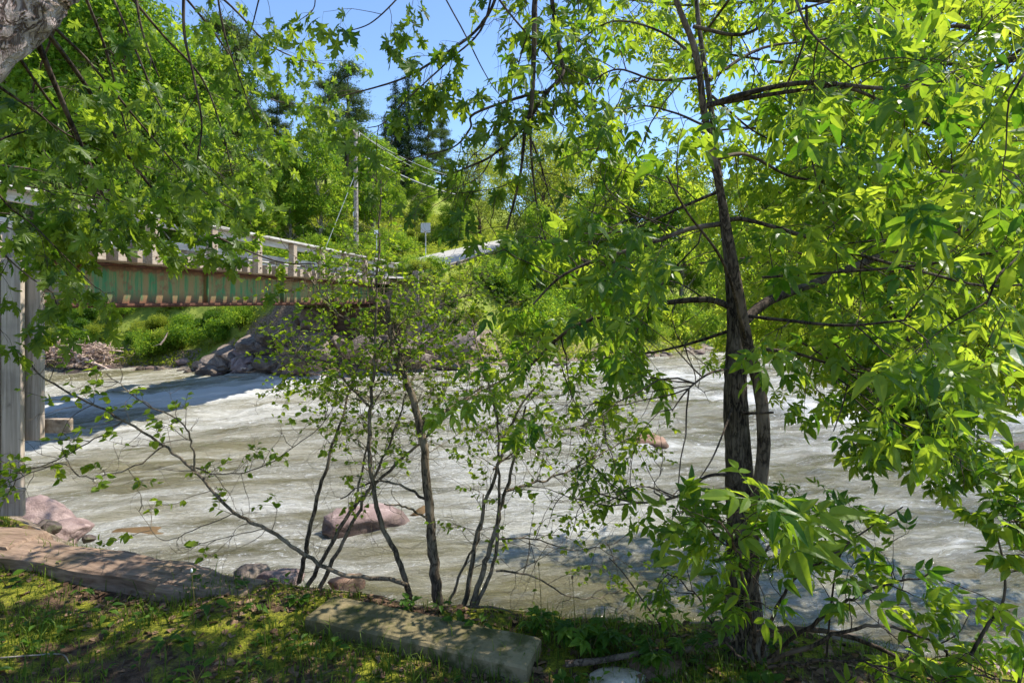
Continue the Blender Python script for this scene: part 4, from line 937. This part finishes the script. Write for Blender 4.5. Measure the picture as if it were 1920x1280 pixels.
# low broad-leaved saplings at the foot of the ash and at the right edge
shrub('leafy_sapling', 'broad-leaved ash sprouts crowding the base of the twin-trunked tree', P(1420, 1235, 2.3), [
  ([(1420, 1235, 2.3), (1400, 1120, 2.1), (1385, 1040, 1.9), (1350, 980, 1.75)], .008, .003, 1.1, .20, .4, .13),
  ([(1430, 1230, 2.3), (1450, 1150, 2.2), (1500, 1080, 2.15), (1580, 1030, 2.15)], .008, .003, 1.0, .24, .2, .105),
  ([(1440, 1235, 2.3), (1520, 1170, 2.15), (1600, 1120, 2.1), (1680, 1090, 2.1), (1740, 1080, 2.1)], .008, .003, 1.0, .24, .2, .105),
  ([(1440, 1240, 2.2), (1540, 1200, 2.05), (1640, 1170, 2.0), (1740, 1200, 2.0), (1800, 1250, 2.0)], .008, .003, 1.0, .22, .2, .10),
  ([(1440, 1250, 2.1), (1520, 1240, 2.0), (1620, 1240, 1.95), (1720, 1270, 1.9)], .006, .003, 1.1, .20, .1, .095),
  ([(1400, 1240, 2.3), (1350, 1190, 2.3), (1300, 1110, 2.35), (1250, 1075, 2.4)], .006, .002, 1.6, .18, .3, .075),
  ([(1410, 1150, 2.2), (1430, 1050, 2.3), (1480, 990, 2.5), (1560, 970, 2.6)], .006, .002, 1.3, .22, .2, .075),
 ], 25, tm=TA3 + TA[:3], lmat='ash_leaf', mat='bark_dark', cat='sapling', k=10, sub=1, nodes=2, bare=3)
shrub('leafy_sapling', 'bright sprig of rounded leaves entering at the right edge above a bent stick', P(1900, 1290, 1.9), [
  ([(1905, 1300, 1.9), (1935, 1180, 1.9), (1940, 1080, 1.9), (1915, 1000, 1.9), (1880, 930, 1.9)], .005, .002, 2.2, .16, .45, .06),
  ([(1940, 1080, 1.9), (1935, 1000, 1.95), (1930, 930, 1.95), (1890, 890, 1.95)], .004, .002, 2.4, .14, .3, .055),
  ([(1910, 1290, 1.9), (1870, 1270, 1.85), (1800, 1270, 1.8), (1750, 1285, 1.8)], .004, .002, 1.6, .14, .3, .055),
 ], 26, tm=TL, lmat='ash_leaf', mat='bark_dark', cat='sapling', k=13, sub=1, nodes=3, bare=2)
def stick(name, label, pts, r0, r1, mat='bark_dark', side=()):
    pth = limb(pts, 6); a = Acc(); g = np.random.default_rng(len(pts) + int(abs(pts[0][0]))); tube(a, pth - pth[0], r0, r1, 8, .5, .08, g)
    for s_ in side: tube(a, limb(s_, 4) - pth[0], r1 * .9, r1 * .5, 6)
    o = a.build(name, M[mat], smooth=True); o.location = tuple(pth[0]); return tag(o, label, 'branch')
stick('bare_twig', 'bare dark bent stick rising from the bottom right leaves', [(1820, 1228, 1.95), (1850, 1175, 1.95), (1880, 1130, 1.95), (1884, 1070, 1.95), (1868, 995, 1.95)], .006, .003, side=[[(1884, 1075, 1.95), (1905, 1070, 1.95), (1925, 1070, 1.95)]])
stick('bare_twig', 'long bare twig arching up right beside the ash sprouts', [(1550, 1230, 2.2), (1560, 1120, 2.2), (1578, 1035, 2.2), (1630, 990, 2.2), (1693, 950, 2.2)], .004, .0025)
stick('bare_twig', 'slanting bare twig left of the ash base', [(1245, 1180, 2.5), (1205, 1125, 2.5), (1170, 1075, 2.5), (1142, 1045, 2.5)], .004, .002, side=[[(1205, 1125, 2.5), (1185, 1130, 2.5), (1160, 1150, 2.5)]])
stick('fallen_branch', 'smooth brown fallen branch lying across the bank to the ash base', [(1060, 1244, 2.45), (1120, 1238, 2.46), (1200, 1225, 2.5), (1300, 1215, 2.52), (1380, 1195, 2.54)], .014, .011, 'bark_brown')
stick('fallen_branch', 'dark thick root branch stretching right from the ash base', [(1410, 1190, 2.5), (1470, 1178, 2.4), (1560, 1185, 2.3), (1650, 1215, 2.2), (1750, 1270, 2.1)], .012, .006)
stick('fallen_branch', 'arched dead branch reaching right from behind the curb block', [(860, 1138, 3.1), (930, 1140, 3.0), (985, 1160, 2.9), (1060, 1185, 2.8), (1150, 1200, 2.75)], .009, .004)
stick('twig', 'pale thin twig lying on the moss at the lower left', [(-30, 1235, 2.5), (60, 1228, 2.53), (115, 1226, 2.54), (130, 1243, 2.48)], .0035, .002, 'bark_grey')
# dandelion seed stalks
def stalk(label, px, py0, py1, Y, head):
    b_ = P(px, py0, Y); b_[2] = hz(b_[0], b_[1]); tp = P(px - 4, py1, Y); t = thing('dandelion', label, 'weed', b_)
    a = Acc(); tube(a, catmull([(0, 0, -.01), (tp - b_) * .5 + (.006, 0, 0), tp - b_], 5), .0022, .0014, 6); a.build('stalk', M['stalk'], t, smooth=True)
    a = Acc(); c = tp - b_; tube(a, [c, c + (0, 0, .008), c + (0, 0, .016)], [.004, .006, .003], sides=8); a.build('seed_head', M[head], t, smooth=True)
stalk('leafless dandelion stalk standing before the split timber', 363, 1175, 1072, 2.75, 'white')
stalk('bent yellowish dandelion stalk left of the curb block', 496, 1250, 1138, 2.5, 'stalk')
stalk('dandelion stalk with closed dark bud right of the curb block', 1077, 1200, 1085, 2.6, 'litter')
stalk('pale dandelion stalk close left of the dark bud', 1014, 1180, 1060, 2.7, 'stalk')

# ground plants: clumps with leaves one can tell apart
def herb(name, label, x, y, n, L, wd, seed, tm=None, mat='weed_leaf', stem=.0, cat='plant', group=None, up=.5):
    g = np.random.default_rng(seed); z = hz(x, y); t_ = thing(name, label, cat, (x, y, z), group); lv = Leaves(); a2 = Acc()
    for k in range(n):
        an = g.uniform(0, 6.28); h_ = stem * g.uniform(.4, 1); o_ = np.array([math.cos(an), math.sin(an), 0])
        b_ = np.array([0, 0, 0.0]); tp = b_ + o_ * h_ * .5 + (0, 0, h_)
        if stem: tube(a2, [b_, b_ + o_ * h_ * .15 + (0, 0, h_ * .6), tp], .002, .0012, 5)
        lv.add(tp, nrm(o_ + (0, 0, up * g.uniform(-.2, 1))), (0, 0, 1) + g.normal(0, .2, 3), L * g.uniform(.7, 1.15))
    if stem: a2.build('stems', M['stalk'], t_, smooth=True)
    a = Acc(); lv.into(a, tm or TL, g); a.build('leaves', M[mat], t_); return t_
T5 = []
for i in range(3):      # five leaflets from one point
    Vs = []; Fs = []; n = 0
    for an in (-1.7, -.85, 0, .85, 1.7):
        V, Fc = leaf_template_leaflet(.24, .4, .3); c, s = math.cos(an), math.sin(an); V = V * (1 - .12 * abs(an))
        Vs.append(np.stack([V[:, 0] * c - V[:, 1] * s, V[:, 0] * s + V[:, 1] * c, V[:, 2]], 1)); Fs.append(Fc + n); n += len(V)
    T5.append((np.concatenate(Vs), np.concatenate(Fs)))
for k, (px, Y) in enumerate([(1075, 2.62), (1110, 2.55), (1150, 2.6), (1000, 2.75), (1290, 2.5), (1230, 2.45)]):
    herb('creeper', ['five-leaved creeper at the right end of the curb block', 'second five-leaved creeper just right of the curb block', 'five-leaved creeper overhanging the water right of the curb block', 'five-leaved creeper behind the right end of the curb block', 'dark creeper beside the left foot of the ash', 'low creeper over the fallen branch'][k], (px - 960) / F * Y, Y, 7, .075, .2, 300 + k, T5, stem=.12)
# two quick leaf plants on the left moss and scattered broad-leaved weeds
herb('seedling', 'lone pale rounded leaf seedling on the moss at the far left', (62 - 960) / F * 2.85, 2.85, 2, .07, .4, 320, TR, stem=.03)
herb('seedling', 'dark nodding leaf on a short stalk at the left edge', (30 - 960) / F * 2.6, 2.6, 2, .06, .4, 321, TR, stem=.06, up=-.6)
herb('dandelion_rosette', 'jagged pale rosette in the middle of the moss', (355 - 960) / F * 2.62, 2.62, 7, .08, .2, 322, TL)
rr = np.random.default_rng(77)
for k in range(150):
    px = rr.uniform(-40, 1500); Y = rr.uniform(2.25, 3.4); x = (px - 960) / F * Y
    if Y > near_edge(x) + .12: Y = float(near_edge(x)) - rr.uniform(0, .5)
    if Y < 2.1: continue
    x = (px - 960) / F * Y
    if abs(x + .427) < .62 and abs(Y - 2.62 + .35 * (x + .427)) < .15: continue
    herb('weed', 'small broad-leaved weed growing in the mossy bank', x, Y, int(rr.integers(4, 9)), rr.uniform(.03, .065), .2, 400 + k, [TL, TR, TL][k % 3], stem=float(rr.choice([0, .04, .07])), group='weeds on the mossy bank', cat='weed')
# grass tufts, litter
def scatter_near(n, f, seed):
    g = np.random.default_rng(seed); out = []
    while len(out) < n:
        x = g.uniform(-4.6, 2.4); y = g.uniform(1.9, 4.3)
        if y > near_edge(x) + .15 or f(x, y, g): continue
        out.append((x, y))
    return np.array(out)
g = np.random.default_rng(90); blades = Acc()
sp = scatter_near(17000, lambda x, y, g: not (abs(x + .44) < .62 and -.30 < (y - 2.706 + .35 * (x + .44)) < -.12) and g.random() > .12 + 1.5 * max(0, float(fbm(np.array(x * 2.2), np.array(y * 2.2), 3, 92)) - .40) * 3, 91)
zz = height(sp[:, 0], sp[:, 1])
Vb = []; Fb = []; n = 0; rv = []
for (x, y), z in zip(sp, zz):
    an = g.uniform(0, 6.28); L = g.uniform(.02, .095) * (2.0 if g.random() < .08 else 1); wd = g.uniform(.0012, .0030); lean = g.uniform(.1, 1.0)
    d = np.array([math.cos(an), math.sin(an), 0]); s = np.array([-d[1], d[0], 0]) * wd; b_ = np.array([x, y, z - .003]); ti = g.random()
    m1 = b_ + d * L * lean * .25 + (0, 0, L * .55); m2 = b_ + d * L * lean * .8 + (0, 0, L * (.95 - .35 * lean))
    Vb += [b_ - s, b_ + s, m1 + s * .8, m1 - s * .8, m2]; Fb += [(n, n + 1, n + 2), (n, n + 2, n + 3), (n + 3, n + 2, n + 4)]; rv += [ti] * 5; n += 5
blades.add(np.array(Vb), np.array(Fb), np.array(rv)); tag(blades.build('grass', M['grass']), 'short sparse grass and moss shoots on the near bank', 'grass', kind='stuff')
g = np.random.default_rng(95); lt = Leaves()
sp = scatter_near(5200, lambda x, y, g: g.random() > .25 + 1.2 * (x > -.6) + .6 * (y > near_edge(x) - .3), 96); zz = height(sp[:, 0], sp[:, 1])
for (x, y), z in zip(sp, zz): lt.add(np.array([x, y, z + .004]), nrm(np.append(g.normal(0, 1, 2), g.normal(0, .2))), np.append(g.normal(0, .3, 2), 1), g.uniform(.015, .055))
a = Acc(); lt.into(a, TL + TR, g); tag(a.build('leaf_litter', M['litter']), 'dead brown leaves and debris on the near bank', 'leaf litter', kind='stuff')
a = Acc(); g = np.random.default_rng(97)
for k in range(170):
    px = g.uniform(0, 1500); x = (px - 960) / F * 2.6; y = min(g.uniform(2.1, 3.6), float(near_edge(x)) + .1); z = hz(x, y); L = g.uniform(.04, .22); an = g.uniform(0, 3.14)
    d = np.array([math.cos(an), math.sin(an), 0]); tube(a, [np.array([x, y, z + .006]) - d * L / 2, np.array([x, y, z + .01]) + g.normal(0, .008, 3), np.array([x, y, z + .006]) + d * L / 2], .0018, .001, 4)
tag(a.build('twig_litter', M['bark_brown']), 'thin dead twigs scattered on the near bank', 'twigs', kind='stuff')

# ------------------------------------------------------------------ far bank vegetation
def crown_leaves(g, blobs, sz, tm, flat=.55):
    lv = Leaves()
    for (c, r, n) in blobs:
        d = nrm(g.normal(0, 1, (n, 3))); rad_ = g.random(n) ** .45
        Pm = np.array(c) + d * rad_[:, None] * np.array(r)
        D = nrm(g.normal(0, 1, (n, 3)) + (0, 0, -.2)); N = nrm(d * .8 + g.normal(0, .6, (n, 3)) + (0, 0, .5))
        lv.addm(Pm, D, N, sz * g.uniform(.6, 1.3, n))
    return lv
def make_broad(kind, seed, H, R, leafm, barkm='bark_grey', lean=.0, low=.22, sz=.42, dens=1.0, nb=46):
    g = np.random.default_rng(seed); t = thing(kind, '', 'tree'); a = Acc()
    tr = catmull([(0, 0, -.8), (g.normal(0, .1), g.normal(0, .1), H * .3), (lean * .5 + g.normal(0, .25), g.normal(0, .25), H * .6), (lean, g.normal(0, .3), H * .92)], 6)
    tube(a, tr, .028 * H ** .8 + .03, .03, 8, .5, .05, g); a.build('trunk', M[barkm], t, smooth=True)
    blobs = []; lb = Acc()
    for k in range(nb):
        z = low + (1 - low) * (k + g.random()) / nb; prof = math.sin(math.pi * min(1, (z - low) / (1 - low) * .80 + .16)) ** .7
        an = k * 2.4 + g.normal(0, .4); rr_ = R * prof * g.uniform(.45, 1.0) * .85
        c = np.array([math.cos(an) * rr_ + lean * z, math.sin(an) * rr_, z * H]); br_ = g.uniform(.55, 1.15) * R * .30
        blobs.append((c, (br_ * 1.1, br_ * 1.1, br_ * .75), int(170 * dens * (br_ / (R * .27)) ** 2)))
        i = int(np.clip((z - .16) / .92 * (len(tr) - 1), 2, len(tr) - 1)); s_ = tr[i]
        tube(lb, catmull([s_, (s_ + c) / 2 + (0, 0, .1), c], 3), .035, .012, 5)
    lb.build('limbs', M[barkm], t, smooth=True)
    a = Acc(); crown_leaves(g, blobs, sz, TF).into(a, TF, g); a.build('crown', M[leafm], t); return t
def make_spruce(seed, H, R):
    g = np.random.default_rng(seed); t = thing('spruce_tree', '', 'tree'); a = Acc()
    tube(a, [(0, 0, -.5), (0, 0, H * .5), (0, 0, H)], .17, .02, 8); a.build('trunk', M['bark_dark'], t, smooth=True); lv = Leaves()
    n_ = int(H * 4.2)
    for k in range(n_):
        z = H * (.08 + .92 * k / n_); L = R * (1 - k / n_) ** .85 * g.uniform(.75, 1.1) + .12
        for b_ in range(int(9 - 3 * k / n_)):
            an = g.uniform(0, 6.28); d = np.array([math.cos(an), math.sin(an), -.28])
            for u in np.arange(.1, L, .17):
                p_ = np.array([0, 0, z]) + d * u + (0, 0, .10 * u * u / max(L, .3)) + g.normal(0, .05, 3); lv.add(p_, d + g.normal(0, .3, 3), g.normal(0, 1, 3), .50 * g.uniform(.7, 1.2))
    lv.add(np.array([0, 0, H]), (0, 0, 1.), (1., 0, 0), .5)
    a = Acc(); lv.into(a, TN, g); a.build('crown', M['spruce_needle'], t); return t
def make_pine(seed, H, R):
    g = np.random.default_rng(seed); t = thing('pine_tree', '', 'tree'); a = Acc()
    tr = catmull([(0, 0, -.5), (.1, 0, H * .4), (-.1, .1, H * .75), (0, 0, H)], 6); tube(a, tr, .20, .03, 8); lv = Leaves()
    for k in range(int(H * 2.0)):
        z = H * (.25 + .75 * (k + g.random()) / (H * 2.0)); u_ = z / H; L = R * (1.15 - u_) ** .6 * g.uniform(.4, 1.1); an = g.uniform(0, 6.28)
        d = np.array([math.cos(an), math.sin(an), .12]); b_ = np.array([0, 0, z]); pth = catmull([b_, b_ + d * L * .5 + (0, 0, -.05), b_ + d * L + (0, 0, .2)], 3)
        tube(a, pth, .04, .012, 5)
        for u in np.linspace(.35, 1, 5):
            c = b_ + d * L * u + (0, 0, .15 * u)
            for _ in range(24): lv.add(c + g.normal(0, 1, 3) * (.42, .42, .13), g.normal(0, 1, 3) + (0, 0, .6) + d * .6, g.normal(0, 1, 3), .55 * g.uniform(.7, 1.2))
    a.build('trunk', M['bark_brown'], t, smooth=True)
    a = Acc(); lv.into(a, TN, g); a.build('crown', M['pine_needle'], t); return t
def make_bush(seed, R, H, leafm, sz=.26, tm=None):
    g = np.random.default_rng(seed); t = thing('bush', '', 'bush'); blobs = []; a = Acc()
    for k in range(11):
        an = g.uniform(0, 6.28); rr_ = R * g.uniform(0, .7); c = np.array([math.cos(an) * rr_, math.sin(an) * rr_, H * g.uniform(.2, .8)])
        blobs.append((c, (R * .42, R * .42, H * .30), 160)); tube(a, [(0, 0, -.3), c * .5, c], .02, .008, 5)
    a.build('stems', M['bark_brown'], t, smooth=True)
    lv = crown_leaves(g, blobs, sz, TF); a = Acc(); lv.into(a, tm or TF, g); a.build('foliage', M[leafm], t); return t
PRO = {'A': make_broad('maple_tree', 1, 9, 3.3, 'far_leaf_bright'), 'B': make_broad('aspen_tree', 2, 10, 2.3, 'far_leaf_yellow', sz=.36),
       'C': make_broad('willow_tree', 3, 9.5, 4.2, 'far_leaf_yellow', 'bark_brown', sz=.34, dens=.62, nb=62), 'D': make_broad('elm_tree', 4, 11, 3.6, 'far_leaf_deep', 'bark_brown'),
       'E': make_broad('birch_tree', 5, 8, 2.6, 'far_leaf_bright', sz=.33, low=.1), 'S': make_spruce(6, 13, 2.5), 'N': make_pine(7, 13, 3.8), 'U': make_bush(8, 1.7, 1.9, 'far_leaf_bright'),
       'V': make_bush(9, 1.3, 1.3, 'far_leaf_yellow', .22), 'W': make_bush(10, 1.6, 1.6, 'far_leaf_deep', .30), 'X': make_bush(14, 1.1, 1.0, 'weed_leaf', .26)}
used = set()
def plant(kind, px, Y, sc, label, rz=None, group=None, z=None, sz=1.0, cat=None):
    src = PRO[kind]; x = (px - 960) / F * Y
    if kind in used:
        r = src.copy(); COL.objects.link(r)
        for ch in list(src.children): c = ch.copy(); COL.objects.link(c); c.parent = r
    else: r = src; used.add(kind)
    r.location = (x, Y, hz(x, Y) if z is None else z); r.scale = (sc, sc, sc * sz); r.rotation_euler = (0, 0, (px * 1.7 + Y) % 6.28 if rz is None else rz)
    r['label'] = label
    if group: r['group'] = group
    return r
TREES = [  # kind, px, distance, scale, label
 ('S', 742, 70, 1.1, 'narrow dark spruce just left of the tallest spruce'), ('S', 765, 71, 1.25, 'tallest pointed dark spruce on the skyline'),
 ('N', 802, 72, .82, 'dark bushy-topped pine right of the pointed spruces'), ('N', 828, 76, .75, 'lower dark pine at the right end of the conifer group'),
 ('S', 722, 66, .78, 'short dark spruce lowest of the spruce group'),
 ('N', 652, 56, 1.1, 'airy tall pine rising behind the utility pole'), ('N', 610, 62, .95, 'airy pine left of the one behind the pole'),
 ('N', 455, 50, .88, 'olive pine with a visible crooked trunk above the bridge rail'), ('N', 520, 58, .9, 'olive pine on the slope between two bright maples'),
 ('A', 600, 46, .95, 'bright green rounded maple left of the pole'), ('A', 700, 50, .95, 'bright green maple right behind the pole'),
 ('E', 545, 45, .85, 'light green birch above the middle of the bridge rail'), ('A', 470, 43, .7, 'bright low maple behind the third bridge post'),
 ('E', 420, 42, .8, 'light green birch behind the bridge posts at left centre'), ('A', 370, 46, 1.05, 'broad bright maple half hidden by the hanging maple leaves'),
 ('D', 300, 50, 1.1, 'deep green elm behind the hanging maple leaves'), ('B', 240, 46, 1.2, 'tall yellowish aspen seen through the top left leaves'),
 ('D', 170, 48, 1.2, 'deep green elm above the left part of the bridge'), ('A', 90, 44, 1.2, 'bright maple above the left end of the bridge'), ('D', 10, 46, 1.3, 'deep green elm behind the board frame'),
 ('D', 215, 37, 1.75, 'very tall dark elm whose crown reaches the top left of the photo'), ('A', 60, 38, 2.0, 'very tall maple behind the leaning maple trunk at the top left'), ('A', 345, 40, 1.7, 'very tall bright maple showing between the hanging maple leaves'), ('N', 425, 44, 1.35, 'tall pine whose crown ends just left of the open sky'), ('D', 130, 42, 2.1, 'giant elm filling the background between the two tall maples'),
 ('N', 330, 58, 1.2, 'tall pine on the upper slope at the left'), ('B', 400, 60, 1.2, 'slim aspen on the ridge at the left'), ('D', 220, 64, 1.3, 'large elm high on the left ridge'), ('N', 120, 60, 1.3, 'tall pine high on the left ridge'),
 ('D', 660, 62, .75, 'deep green elm tucked beneath the airy pines'), ('E', 790, 60, .8, 'light birch at the foot of the dark spruces'), ('E', 735, 56, .6, 'small birch below the shortest spruce'),
 ('C', 900, 58, .95, 'yellowish open-branched willow at the end of the road'), ('C', 1015, 41, 1.12, 'large golden willow crown right of the bare hanging limb'),
 ('C', 1065, 47, 1.1, 'golden willow in the middle of the far bank'), ('B', 1150, 42, 1.12, 'tall yellow-green aspen nearest the ash at its left'),
 ('A', 1110, 38, .85, 'bright maple low on the far bank left of the ash'), ('E', 1010, 36, .75, 'light birch at the water across from the curb block'),
 ('D', 1200, 42, 1.0, 'deep green elm behind the left ash branches'), ('E', 1180, 37, .75, 'light birch low on the shore left of the ash trunk'), ('A', 1280, 42, 1.1, 'bright maple directly behind the upper ash trunk'),
 ('C', 1350, 45, 1.1, 'golden willow behind the ash trunk'), ('A', 1430, 46, 1.1, 'bright maple on the far bank right of the ash trunk'), ('D', 1500, 46, 1.1, 'deep green elm on the far bank right of the trunks'),
 ('A', 1580, 47, 1.1, 'bright maple across the river at centre right'), ('B', 1660, 48, 1.2, 'aspen across the river at the right'), ('A', 1740, 48, 1.2, 'broad maple across the river at the right'),
 ('D', 1830, 50, 1.2, 'deep green elm across the river near the right edge'), ('A', 1920, 50, 1.2, 'bright maple across the river at the right edge'), ('D', 2010, 50, 1.2, 'elm across the river outside the right edge'),
 ('E', 860, 52, .8, 'light birch beyond the rising road'), ('E', 1450, 42, .6, 'small bright birch overhanging the far shore'), ('E', 1560, 43, .6, 'small birch overhanging the far shore further right')]
for k, px, Y, s_, lb in TREES: plant(k, px, Y, s_, lb)
for k_ in range(26):      # ridge trees behind
    px = -500 + k_ * 100 + (k_ * 37) % 60; Y = 84 + (k_ * 13) % 22
    if 640 < px < 880: continue
    plant('DAN'[k_ % 3], px, Y, .95 if px > 500 else 1.3, 'distant forest tree on the ridge behind the nearer trees', group='ridge trees')
rb = random.Random(3)
def near_(px, Y): return hz((px - 960) / F * Y, Y)
BL = 'leafy bush on the steep far bank seen under the girder'
for k in range(44):
    px = rb.uniform(60, 470) if k > 3 else 90 + 100 * k; Y = 27.6 + rb.random() * 4.2; kk = rb.choice('UVWXX')
    plant(kk, px, Y, rb.uniform(.45, .8), BL, group='bushes under the girder')
for k in range(34):
    px = rb.uniform(350, 760); Y = rb.uniform(38, 46); plant(rb.choice('UVVU'), px, Y, rb.uniform(.7, 1.2), 'bright bush on the slope behind the bridge railing', group='bushes behind the railing')
for k in range(10):
    px = rb.uniform(60, 350); Y = rb.uniform(33, 42); plant(rb.choice('UVW'), px, Y, rb.uniform(.9, 1.4), 'bush behind the left part of the bridge', group='bushes behind the left bridge part')
for k in range(30):
    px = rb.uniform(560, 900); Y = rb.uniform(25.2, 28.5) + (px - 560) * .008; plant(rb.choice('VXVU'), px, Y, rb.uniform(.35, .65), 'small bush among the boulders right of the abutment', group='bushes right of the abutment')
for k in range(60):
    px = rb.uniform(900, 1950); x_ = (px - 960) / F * 36; Y0 = 30.5 + max(0, (px - 1040)) * .0215; Y = Y0 + rb.uniform(.5, 5)
    if px > 1500: Y = 41 + rb.uniform(.3, 6)
    plant(rb.choice('UVWWXU'), px, Y, rb.uniform(.6, 1.25), 'shoreline bush across the river on the right', group='shoreline bushes on the right')
for k in range(14):
    px = rb.uniform(740, 900); Y = rb.uniform(46, 58); x = (px - 960) / F * Y
    if np.hypot(RC[:, 0] - x, RC[:, 1] - Y).min() < 5: continue
    plant(rb.choice('VU'), px, Y, rb.uniform(.5, .9), 'low bush on the grassy slope above the road', group='bushes above the road')
# ground cover
g = np.random.default_rng(55); lv = Leaves()
x = g.uniform(-32, 34, 30000); y = far_shore(x) + .8 + 16 * g.random(30000) ** 1.6
dr = np.sqrt(((x[:, None] - RC[None, ::3, 0]) ** 2 + (y[:, None] - RC[None, ::3, 1]) ** 2).min(1)); inb = (dr > 3.3) & (fbm(x * .8, y * .8, 3, 71) > .36)
x, y = x[inb], y[inb]; z = height(x, y)
lv.addm(np.stack([x, y, z + .08 + .1 * g.random(len(x))], 1), g.normal(0, 1, (len(x), 3)) + (0, 0, .6), g.normal(0, .5, (len(x), 3)) + (0, 0, 1), g.uniform(.18, .42, len(x)))
a = Acc(); lv.into(a, TF, g); tag(a.build('ground_cover', M['far_leaf_yellow']), 'weeds and undergrowth covering the far bank', 'undergrowth', kind='stuff')
x = g.uniform(-26, 12, 24000); y = g.uniform(36, 66, 24000); dr = np.sqrt(((x[:, None] - RC[None, ::3, 0]) ** 2 + (y[:, None] - RC[None, ::3, 1]) ** 2).min(1)); x, y = x[dr > 3.3], y[dr > 3.3]; z = height(x, y)
lv = Leaves(); lv.addm(np.stack([x, y, z + .05], 1), g.normal(0, .35, (len(x), 3)) + (0, 0, 1), g.normal(0, 1, (len(x), 3)), g.uniform(.4, .8, len(x)))
a = Acc(); lv.into(a, TN, g); tag(a.build('meadow_grass', M['far_leaf_yellow']), 'long sunlit grass on the slope above the road', 'grass', kind='stuff')

# driftwood on the far shore at left
def drift(label, pts, r0, r1, seed):
    g = np.random.default_rng(seed); pth = catmull([P(*p) for p in pts], 5); a = Acc(); tube(a, pth - pth[0], r0, r1, 8, .5, .1, g)
    for _ in range(3):
        i = g.integers(1, len(pth) - 1); d = nrm(g.normal(0, 1, 3)); q_ = pth[i] - pth[0]; tube(a, [q_, q_ + d * .2, q_ + d * .45], r1 * .6, r1 * .2, 5)
    o = a.build('driftwood_log', M['driftwood'], smooth=True); o.location = tuple(pth[0]); tag(o, label, 'driftwood')
drift('upright forked bleached stump standing on the flat slab', [(105, 672, 26.6), (104, 655, 26.6), (110, 632, 26.6)], .22, .08, 1)
drift('thick bleached log poking right from behind the board frame', [(60, 640, 26.4), (75, 650, 26.4), (92, 656, 26.4)], .14, .10, 2)
drift('short bleached root standing right of the forked stump', [(150, 680, 26.2), (143, 662, 26.2), (138, 645, 26.2)], .13, .05, 3)
drift('long thin driftwood pole slanting down to the shore', [(150, 668, 26.2), (175, 680, 26.0), (208, 694, 25.8)], .09, .05, 4)
drift('pale dead branch lying along the slope left of the boulders', [(470, 660, 26.6), (510, 630, 26.8), (545, 602, 27)], .06, .03, 5)
drift('pale dead stem leaning on the far bank below the girder', [(300, 646, 26.6), (308, 636, 26.7), (314, 624, 26.8)], .05, .03, 6)
drift('long thin branch lying over the water edge before the boulders', [(452, 690, 24.5), (520, 697, 24.0), (600, 702, 23.5), (660, 712, 23)], .05, .03, 7)
a = Acc(); g = np.random.default_rng(66)
for k in range(420):
    c = P(g.uniform(70, 205), g.uniform(648, 682), g.uniform(26.2, 27)); d = nrm(g.normal(0, 1, 3) * (1, .6, .35)); L = g.uniform(.4, 1.6); tube(a, [c - d * L / 2, c + g.normal(0, .08, 3), c + d * L / 2], .022, .01, 4)
tag(a.build('brush_pile', M['driftwood'], smooth=True), 'tangled pile of reddish brown twigs behind the flat slab', 'brush pile', kind='stuff')
for k_ in PRO:
    if k_ not in used: print('unused', k_)
